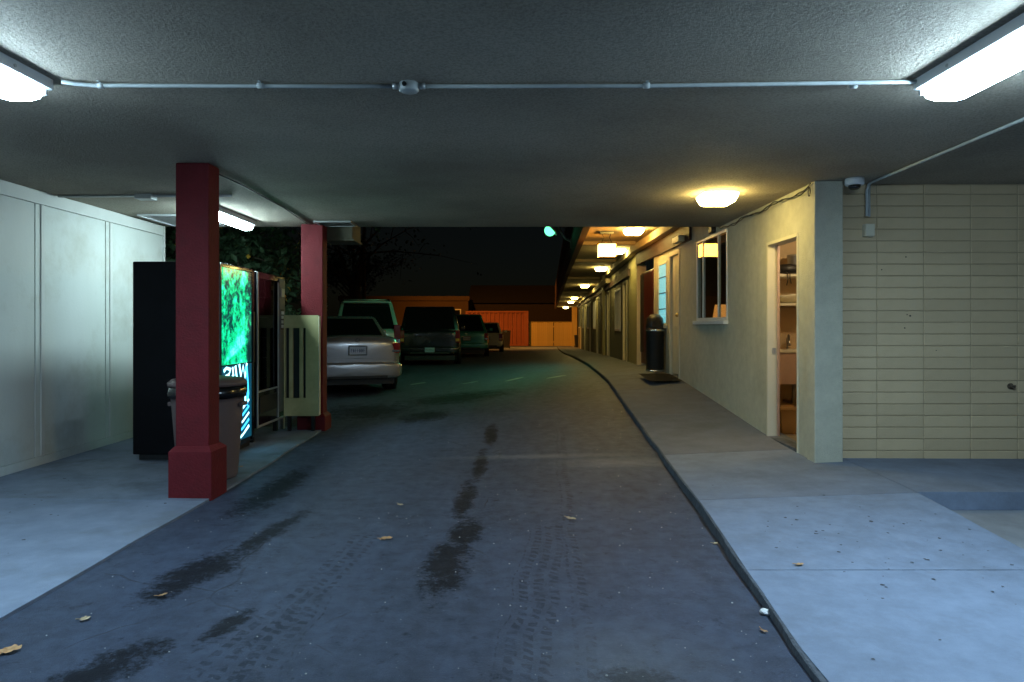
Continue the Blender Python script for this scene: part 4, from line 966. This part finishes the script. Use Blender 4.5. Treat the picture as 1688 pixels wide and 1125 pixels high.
    if seam: obj('trunk_seam', tube([(-hw*.84, seam[0]+.01, .66), (-hw*.5, seam[0]-.02, .655), (0, seam[0]-.025, .653), (hw*.5, seam[0]-.02, .655), (hw*.84, seam[0]+.01, .66)], .006, 6), 'black', t, **p)
    if emblem:
        bm = bmesh.new(); n = 24
        for R0, R1, sc in ((.048, .038, .78), (.03, .022, 1.2)):
            ring = [(math.cos(2*math.pi*k/n), math.sin(2*math.pi*k/n)) for k in range(n)]
            vo = [bm.verts.new((c*R0, rear['ey']-.012, rear['ez']+s_*R0*sc)) for c, s_ in ring]; vi = [bm.verts.new((c*R1, rear['ey']-.012, rear['ez']+s_*R1*sc)) for c, s_ in ring]
            for k in range(n): bm.faces.new((vo[k], vo[(k+1) % n], vi[(k+1) % n], vi[k]))
        bmesh.ops.solidify(bm, geom=bm.faces[:], thickness=.012); obj('emblem', bm, 'chrome', t, **p)
    for s in (-1, 1):
        bm = bmesh.new(); cyl(bm, (s*hw*.9, y3-.55, belt+.04), (s*(hw+.05), y3-.55, belt+.07), .02); m_ = obj('mirror', bm, paint, t, **p)
        obj('mirror_shell', bev(B(*sorted((s*(hw+.03), s*(hw+.18))), y3-.62, y3-.5, belt+.02, belt+.16), .03, 3), paint, m_, **p)
    if rails:
        for s in (-1, 1):
            ra = obj('roof_rail', tube([(s*wt*.9, y1+.15, zt_), (s*wt*.9, y1+.25, zt_+.075), (s*wt*.9, y2-.3, zt_+.075), (s*wt*.9, y2-.15, zt_)], .018, 8), 'black', t, **p)
        for q in (.5, 1.5): obj('cross_bar', tube([(-wt*.9, y1+q, zt_+.075), (wt*.9, y1+q, zt_+.075)], .014, 6), 'metal_grey', t, **p)
    if spoiler:
        obj('spoiler', bev(B(-wt*.92, wt*.92, y1-.16, y1+.05, zt_-.035, zt_+.012), .015, 2), paint, t, **p)
    return t
M['silver'] = mat('silver_paint', (.40, .39, .41), .27, .65, var=.03, coat=.8)
M['grey_green'] = mat('grey_green_paint', (.34, .44, .41), .32, .3, var=.04, coat=.8)
M['black_paint'] = mat('black_paint', (.008, .009, .011), .25, .1, var=.1, coat=.8)
M['teal'] = mat('teal_paint', (.02, .22, .20), .28, .3, var=.06, coat=.9)
M['white_paint'] = mat('white_car_paint', (.55, .50, .45), .35, .0, var=.05, coat=.6)
# silver sedan
car('sedan', 'silver sedan parked beyond the red column, rear number plate towards us', 'car', (-2.83, 12.5, gz(-2.8, 12.6)-.005), 21, 'silver', None, 4.6, .86, 1.00, 1.43,
    dict(b0=.27, b1=.58, py=-.035, ey=-.012, ez=.985), plate_z=.80,
    secs=[(-.03, .66, .40, .94), (.0, .72, .30, 1.00), (.06, .78, .26, 1.06), (.22, .83, .24, 1.075), (.8, .86, .22, 1.045), (2.2, .87, .21, 1.0), (3.4, .86, .22, 1.0), (4.2, .80, .25, .86), (4.5, .66, .35, .72), (4.55, .5, .4, .66)],
    cab=(.62, 1.35, 2.35, 3.35, .72, .56), lamps=(.60, .79, .74, .93, -.012, .16), seam=(0,))
# tall grey-green SUV
car('suv', 'tall grey-green SUV with roof rails beyond the silver sedan', 'car', (-3.86, 18.2, gz(-3.8, 18.2)-.005), 14, 'grey_green', None, 4.7, .92, 1.12, 1.90,
    dict(b0=.38, b1=.66, py=-.03, ey=-.015, ez=1.10), wb=(.95, 3.7), r=.37, plate_z=.92,
    secs=[(-.02, .78, .45, 1.10), (.02, .84, .36, 1.15), (.12, .89, .33, 1.17), (.9, .92, .31, 1.16), (2.4, .92, .31, 1.13), (3.6, .91, .32, 1.10), (4.4, .86, .35, 1.0), (4.65, .72, .42, .86), (4.7, .6, .48, .8)],
    cab=(.03, .32, 2.8, 3.55, .86, .68), lamps=(.70, .88, .70, 1.28, -.012, .14), rails=True, spoiler=True)
# black van
car('van', 'large black van parked between the grey-green and teal vehicles', 'van', (-2.60, 21.6, gz(-2.6, 21.6)-.005), 5, 'black_paint', None, 4.9, .99, 1.10, 1.86,
    dict(b0=.36, b1=.60, py=-.115, ey=-.015, ez=1.0), wb=(1.0, 3.9), r=.36, plate_z=.50,
    secs=[(-.02, .86, .45, 1.08), (.02, .92, .36, 1.12), (.12, .97, .33, 1.14), (.9, .99, .31, 1.14), (2.4, .99, .31, 1.12), (3.8, .98, .32, 1.10), (4.6, .92, .35, 1.0), (4.85, .8, .42, .88), (4.9, .6, .48, .8)],
    cab=(.03, .22, 3.2, 4.0, .94, .78), lamps=(.80, .95, .72, 1.12, -.012, .14), amber=True)
# teal minivan
car('minivan', 'teal minivan with a rounded rear beyond the black van', 'van', (-1.88, 28.4, gz(-1.9, 28.4)-.005), 2, 'teal', None, 4.6, .92, 1.05, 1.78,
    dict(b0=.34, b1=.60, py=-.03, ey=-.015, ez=.98), wb=(.95, 3.7), r=.33, plate_z=.78,
    secs=[(-.02, .76, .42, 1.03), (.02, .83, .34, 1.08), (.12, .89, .31, 1.10), (.9, .92, .30, 1.08), (2.4, .92, .30, 1.06), (3.6, .90, .31, 1.02), (4.3, .82, .35, .9), (4.6, .6, .45, .75)],
    cab=(.03, .50, 2.6, 3.7, .85, .58), lamps=(.72, .88, .70, 1.0, -.012, .14))
# far white wagon lit orange
car('wagon', 'pale car in orange light in front of the red container', 'car', (-1.33, 36.0, gz(-1.3, 36.1)-.005), 0, 'white_paint', None, 4.5, .86, 1.0, 1.56,
    dict(b0=.30, b1=.56, py=-.03, ey=-.015, ez=.94), r=.32, plate_z=.74,
    secs=[(-.02, .72, .40, .98), (.02, .78, .32, 1.02), (.12, .83, .28, 1.03), (.9, .86, .26, 1.02), (2.4, .86, .26, 1.0), (3.5, .85, .28, .98), (4.2, .78, .32, .86), (4.5, .6, .4, .72)],
    cab=(.03, .45, 2.4, 3.3, .80, .60), lamps=(.62, .84, .62, 1.0, -.012, .14), amber=True)

# ------------------------------------------------------------------ far background
t = thing('shipping_container', 'rust red corrugated shipping container at the end of the lot', 'container', (-1, 50, -.2))
c0, c1 = -3.4, X_(871, 50); cz0 = gz(0, 50)+.08; cz1 = Z_(513, 50)
bm = bmesh.new(); pv = None; px_ = []
x = c0+.1
while x < c1-.45: px_ += [(x, 50.0), (x+.11, 50.0), (x+.145, 50.07), (x+.285, 50.07)]; x += .32
px_ += [(x, 50.0), (c1-.11, 50.0)]
for x, yy in px_:
    q = (bm.verts.new((x, yy, cz0+.12)), bm.verts.new((x, yy, cz1-.12)))
    if pv: bm.faces.new((pv[0], q[0], q[1], pv[1]))
    pv = q
obj('corrugated_side', bm, 'container', t)
obj('shell', B(c0+.1, c1-.1, 50.10, 52.3, cz0, cz1-.02), 'container', t)
obj('top_rail', B(c0, c1, 49.96, 50.07, cz1-.12, cz1), 'container', t); obj('bottom_rail', B(c0, c1, 49.96, 50.07, cz0, cz0+.12), 'container', t)
for x in (c0, c1-.12): obj('corner_post', B(x, x+.12, 49.95, 50.075, cz0+.001, cz1-.001), 'container', t)
t = thing('plank_fence', 'amber lit plank fence with a gate joint right of the container', 'fence', (3, 50, -.2))
pl = mesh_of('plank', bev(B(0, .142, 0, .025, 0, 1), .004, 1), 'fence')
x = c1+.08; i = 0; fz0 = gz(2, 50.3)+.06; fh = Z_(532, 50.3)-fz0
rr = random.Random(4)
while x < X_(944, 50.3)-.1:
    share('plank', pl, t, (x, 50.3+rr.uniform(-.004, .004), fz0), scale=(1, 1, fh+rr.uniform(-.012, .012)))
    x += .147; i += 1
    if abs(x-X_(912, 50.3)) < .075: x += .05
for z in (fz0+.3, fz0+fh-.3): obj('rail', B(c1+.05, X_(944, 50.3), 50.327, 50.38, z-.05, z+.05), 'fence', t)
obj('cap_rail', B(c1+.03, X_(944, 50.3), 50.29, 50.38, fz0+fh+.015, fz0+fh+.05), 'fence', t)
obj('gate_post', B(X_(912, 50.3)-.04, X_(912, 50.3)+.02, 50.33, 50.43, fz0, fz0+fh), 'dark_brown', t)
obj('end_post', B(X_(943, 50), X_(951, 50), 49.9, 50.27, -.3, Z_(506, 50)), 'fence', t)
def wheelie(x, y, hw, h, label):
    t = thing('wheeled_bin', label, 'bin', (x, y, gz(x, y)), 0); z = gz(x, y)
    bm = bmesh.new(); ra = [[bm.verts.new((x+a*hw*s, y+b*hw*s, z+zz)) for a, b in ((-1, -1), (1, -1), (1, 1), (-1, 1))] for s, zz in ((.8, .08), (1, h-.08))]
    for k in range(4): bm.faces.new((ra[0][k], ra[0][(k+1) % 4], ra[1][(k+1) % 4], ra[1][k]))
    bm.faces.new(ra[0]); bm.faces.new(ra[1]); obj('body', bm, 'black', t)
    obj('lid', B(x-hw*1.05, x+hw*1.05, y-hw*1.05, y+hw*1.05, z+h-.079, z+h), 'black', t, bevel=.02)
    for s in (-1, 1):
        bm = bmesh.new(); cyl(bm, (x+s*hw*.7, y+hw, z+.1), (x+s*hw*.9, y+hw, z+.1), .1); obj('wheel', bm, 'rubber', t)
wheelie(X_(834, 44), 44, .30, 1.2, 'dark wheeled bin between the pale car and the red container')
wheelie(X_(951, 46), 45.2, .24, .9, 'small dark bin at the far end of the walkway by the fence')

def house(name, label, x0, x1, y0, y1, h, m, roofh=0, wins=(), parapet=.25):
    t = thing(name, label, 'building', ((x0+x1)/2, y0, -.3))
    obj('wall', B(x0, x1, y0, y1, -.4, h), m, t)
    if roofh:
        bm = bmesh.new(); v = [bm.verts.new(p) for p in ((x0-.4, y0-.4, h), (x1+.4, y0-.4, h), (x1+.4, y1, h), (x0-.4, y1, h), (x0-.4, (y0+y1)/2, h+roofh), (x1+.4, (y0+y1)/2, h+roofh))]
        for f in ((0, 1, 5, 4), (2, 3, 4, 5), (0, 4, 3), (1, 2, 5), (0, 3, 2, 1)): bm.faces.new([v[i] for i in f])
        obj('roof', bm, 'roof_dark', t)
    else: obj('parapet', B(x0-.1, x1+.1, y0-.12, y0-.001, h-parapet, h+.12), m, t)
    for (a, b, c, d) in wins:
        wn = obj('window', B((a, b, y0-.06, y0-.001, c, c+.08), (a, b, y0-.06, y0-.001, d-.08, d), (a, a+.08, y0-.06, y0-.001, c+.081, d-.081), (b-.08, b, y0-.06, y0-.001, c+.081, d-.081)), 'trim_white', t)
        obj('pane', B(a+.08, b-.08, y0-.02, y0-.005, c+.08, d-.08), 'car_glass', wn)
    return t
house('low_building', 'low stucco building in amber light behind the parked vehicles', X_(560, 56), X_(772, 56), 56, 64, Z_(491, 56), 'house_orange', wins=((X_(735, 56), X_(760, 56), 1.4, 2.7),))
house('brown_house', 'dark brown house with a low roof behind the red container', X_(778, 62), X_(1000, 62), 62, 72, Z_(500, 62), 'house_dark', roofh=1.9, wins=((0, 1.4, 1, 2.2),))

# ------------------------------------------------------------------ trees and shrubs
def tree(name, label, base, h, crown_c, crown_r, nleaf, leaf, seed, yellow=0, trunk_r=.14, leafmat='leaf_dark', bare=False):
    rr = random.Random(seed); t = thing(name, label, 'tree', base, 0, 'trees beyond the carport')
    bx_, by_, bz_ = base; cc = Vector(crown_c)
    top = Vector((cc.x, cc.y, cc.z+crown_r[2]*.4))
    obj('trunk', tube([(bx_, by_, bz_-.2), (bx_+.05, by_, bz_+h*.25), (bx_+(top.x-bx_)*.5, by_+(top.y-by_)*.5, bz_+h*.5), top], [trunk_r*1.3, trunk_r, trunk_r*.75, trunk_r*.2], 10), 'bark', t)
    tips = []
    bm = bmesh.new()
    for k in range(16):
        a = rr.uniform(0, 6.28); el = rr.uniform(-.35, .9); s = Vector((bx_, by_, bz_+h*rr.uniform(.3, .65)))
        d = Vector((math.cos(a)*math.cos(el)*crown_r[0], math.sin(a)*math.cos(el)*crown_r[1], math.sin(el)*crown_r[2]))*rr.uniform(.7, 1.05)
        e = cc+d; m = s.lerp(e, .5)+Vector((rr.uniform(-.2, .2), rr.uniform(-.2, .2), .15))
        tb = tube([s, m, e], [trunk_r*.4, trunk_r*.25, trunk_r*.06], 6)
        me = bpy.data.meshes.new('tmp'); tb.to_mesh(me); tb.free(); bm.from_mesh(me); bpy.data.meshes.remove(me); tips += [m, e, m.lerp(e, .5)]
        for q in range(4):
            f = e+Vector((rr.gauss(0, .25)*crown_r[0], rr.gauss(0, .25)*crown_r[1], rr.gauss(0, .25)*crown_r[2])); g = m.lerp(e, rr.uniform(.2, .9))
            tb = tube([g, g.lerp(f, .5)+Vector((0, 0, .1)), f], [trunk_r*.14, trunk_r*.09, trunk_r*.03], 5)
            me = bpy.data.meshes.new('tmp'); tb.to_mesh(me); tb.free(); bm.from_mesh(me); bpy.data.meshes.remove(me); tips += [f]
    obj('limbs', bm, 'bark', t)
    def leaves(n, mname, nm, sc=1.0):
        vs, fs = [], []
        for k in range(n):
            c = rr.choice(tips)+Vector((rr.gauss(0, .16), rr.gauss(0, .16), rr.gauss(0, .14)))*max(crown_r)*.55
            q = Matrix.Rotation(rr.uniform(0, 6.28), 3, 'Z') @ Matrix.Rotation(rr.uniform(-1.1, 1.1), 3, 'X') @ Matrix.Rotation(rr.uniform(-.8, .8), 3, 'Y'); l = leaf*rr.uniform(.6, 1.3)*sc
            i = len(vs)
            for p in ((0, 0, 0), (.32*l, .4*l, .05*l), (0, l, -.08*l), (-.32*l, .4*l, .05*l)): vs.append(c+q @ Vector(p))
            fs.append((i, i+1, i+2, i+3))
        me = bpy.data.meshes.new(nm); me.from_pydata(vs, [], fs); me.materials.append(M[mname])
        o = bpy.data.objects.new(nm, me); C.objects.link(o); o.parent = t; o.location = -Vector(base)
    if nleaf: leaves(nleaf, leafmat, 'crown')
    if yellow: leaves(yellow, 'leaf_yellow', 'yellow_leaves', 1.0)
    return t
tree('shrub_tree', 'leafy tree with a few yellow leaves behind the machines at the white wall', (-4.9, 10.6, 0), 3.4, (-4.7, 10.4, 2.3), (1.5, .8, 1.2), 3800, .13, 11, yellow=70, trunk_r=.09)
tree('shrub_tree', 'bushy dark tree between the two red columns', (-4.15, 10.3, 0), 3.2, (-4.0, 10.2, 1.9), (.55, .5, 1.0), 3200, .12, 5, yellow=60, trunk_r=.07)
tree('tall_tree', 'tall dark leafy tree behind the sedan and the shrubs', (-9.6, 17.5, 0), 7, (-9.2, 17.0, 3.6), (2.9, 1.6, 2.6), 6000, .2, 21, trunk_r=.2)
tree('bare_tree', 'nearly bare dim tree behind the black van', (-7.2, 31, 0), 8, (-6.6, 31, 5.4), (3.6, 2, 2.6), 900, .18, 33, trunk_r=.16)
tree('bare_tree', 'far dim tree standing behind the amber lit building', (-15.5, 66, 0), 9, (-15, 66, 6), (4, 2, 2.6), 2500, .3, 41, trunk_r=.2)

# ------------------------------------------------------------------ paint marks, leaves, litter
def mark(px0, py0, px1, py1, wpx, label):
    def g(px, py):
        z = .2
        for _ in range(12):
            Y = (CAMZ-z)*F/(py-CY); x = X_(px, Y); z = gz(x, Y)
        return Vector((x, Y, 0))
    a, b = g(px0, py0), g(px1, py1); d = (b-a).normalized(); n = Vector((-d.y, d.x, 0))*.06
    bm = bmesh.new(); pv = None; N = 12
    for i in range(N+1):
        u = i/N; p = a.lerp(b, u); wv = 1+.35*noise.noise((p.x*6, p.y*6, 3)); tp = min(1, 4*u+.2, 4*(1-u)+.2)
        q = [bm.verts.new((*(p+n*s*wv*tp).xy, gz(*(p+n*s).xy)+.006)) for s in (-1, 1)]
        if pv: bm.faces.new((pv[0], pv[1], q[1], q[0]))
        pv = q
    tag(obj('painted_dash', bm, 'white_line'), label, 'road marking', 'worn white dashes across the driveway')
mark(676, 635, 702, 631, 3, 'worn white dash on the asphalt nearest the silver sedan')
mark(760, 634, 790, 629, 3, 'second worn white dash from the silver sedan')
mark(831, 630, 864, 622, 3, 'longest worn white dash in the middle of the driveway')
mark(900, 625, 934, 619, 3, 'worn white dash on the asphalt nearest the kerb')

def ground_at(px, py, zf=gz):
    z = 0
    for _ in range(15):
        Y = (CAMZ-z)*F/(py-CY); x = X_(px, Y); z = zf(x, Y)
    return x, Y, z
def slabz(x, y):
    t = min(1, max(0, (x-kx(y))/(2.95-kx(y)))); return ktop(y)*(1-t)+max(wz(y), ktop(y))*t
def leaf(px, py, size, rot, m, label, zf=gz, lobes=5):
    x, y, z = ground_at(px, py, zf); rr = random.Random(px)
    bm = bmesh.new(); n = 26; c = bm.verts.new((0, 0, .012*size/.1)); ring = []
    for k in range(n):
        a = 2*math.pi*k/n; rad = size*(.55+.32*abs(math.cos(a*lobes/2))+.1*rr.random())
        ring.append(bm.verts.new((rad*math.cos(a), rad*.62*math.sin(a), .004+.018*rr.random()*size/.1+.10*abs(math.sin(a))*size*.3)))
    for k in range(n): bm.faces.new((c, ring[k], ring[(k+1) % n]))
    tb = tube([(-size*.5, 0, .008), (-size*1.25, .01, .012)], .0022, 5); me = bpy.data.meshes.new('tmp'); tb.to_mesh(me); tb.free(); bm.from_mesh(me); bpy.data.meshes.remove(me)
    o = obj('fallen_leaf', bm, m); o.location = (x, y, z+.004); o.rotation_euler = (rr.uniform(-.12, .12), rr.uniform(-.12, .12), R(rot)); tag(o, label, 'leaf', 'fallen leaves')
leaf(14, 1076, .055, 25, 'leaf_tan', 'large orange-tan leaf on the asphalt at the bottom left corner')
leaf(268, 984, .028, 40, 'leaf_tan', 'tan leaf lying on the dark oil stain at the left')
leaf(140, 1023, .03, 60, 'leaf_pale', 'pale curled leaf on the asphalt near the left apron edge')
leaf(637, 890, .045, 5, 'leaf_tan', 'tan oval leaf left of the long central oil stain', lobes=2)
leaf(660, 834, .028, -20, 'leaf_pale', 'small pale leaf farther up, left of the central oil stain')
leaf(941, 857, .042, -25, 'leaf_pale', 'pale lobed leaf right of the central oil stain')
leaf(1259, 1043, .022, -50, 'leaf_tan', 'thin tan leaf on the asphalt just below the white scrap')
leaf(1318, 933, .028, 10, 'leaf_tan', 'brown leaf lying on the pale walkway slab', slabz)
leaf(1179, 898, .024, 30, 'leaf_pale', 'small leaf on the asphalt against the kerb', gz)
leaf(398, 771, .022, 80, 'leaf_tan', 'orange leaf beside the rubbish bin on the apron', lambda x, y: .04)
x, y, z = ground_at(1262, 1013)
bm = bmesh.new(); bmesh.ops.create_icosphere(bm, subdivisions=2, radius=.024)
for v in bm.verts: v.co = v.co*(1+.5*noise.noise(v.co*60)); v.co.z *= .55
o = obj('paper_scrap', bm, 'paper'); o.location = (x, y, z+.012); tag(o, 'crumpled white paper scrap on the asphalt beside the kerb', 'litter')
bm = bmesh.new(); rr = random.Random(9)
for k in range(420):
    if k < 240:
        y = rr.uniform(2.3, 9); x = kx(y)-.04-abs(rr.gauss(0, .3)) if k < 90 else rr.uniform(-2.2, 1.1)
    else: y = rr.uniform(2.4, 5); x = rr.uniform(-2.2, 1.1)
    s = .0012+.0045*rr.random()**3; z = gz(x, y)+s*.5
    bmesh.ops.create_icosphere(bm, subdivisions=1, radius=s, matrix=Matrix.Translation((x, y, z)) @ Matrix.Diagonal((1, rr.uniform(.6, 1.4), .6, 1)))
tag(obj('grit', bm, 'grit'), 'scattered pale grit and crumbs over the asphalt', 'grit', kind='stuff')
bm = bmesh.new()
for k in range(120):
    if k < 75: x, y = rr.uniform(1.4, 2.9), rr.gauss(3.9, .6); zf = slabz
    else: x, y = rr.uniform(-4.2, -2.5), rr.uniform(3.0, 6); zf = lambda a, b: lin([(-4.6, .045), (-2.33, gz(-2.3, b)+.018)], a)
    if y < 2 or (k < 75 and x < kx(y)+.2): continue
    s = abs(rr.gauss(.003, .004))+.002; n = 9; c = [bm.verts.new((x+s*rr.uniform(.6, 1.5)*math.cos(6.283*i/n), y+s*rr.uniform(.6, 1.5)*math.sin(6.283*i/n), 0)) for i in range(n)]
    for v in c: v.co.z = zf(v.co.x, v.co.y)+.0035
    bm.faces.new(c)
tag(obj('gum_spots', bm, 'spot'), 'dark gum spots and stains on the concrete slabs', 'stains', kind='stuff')
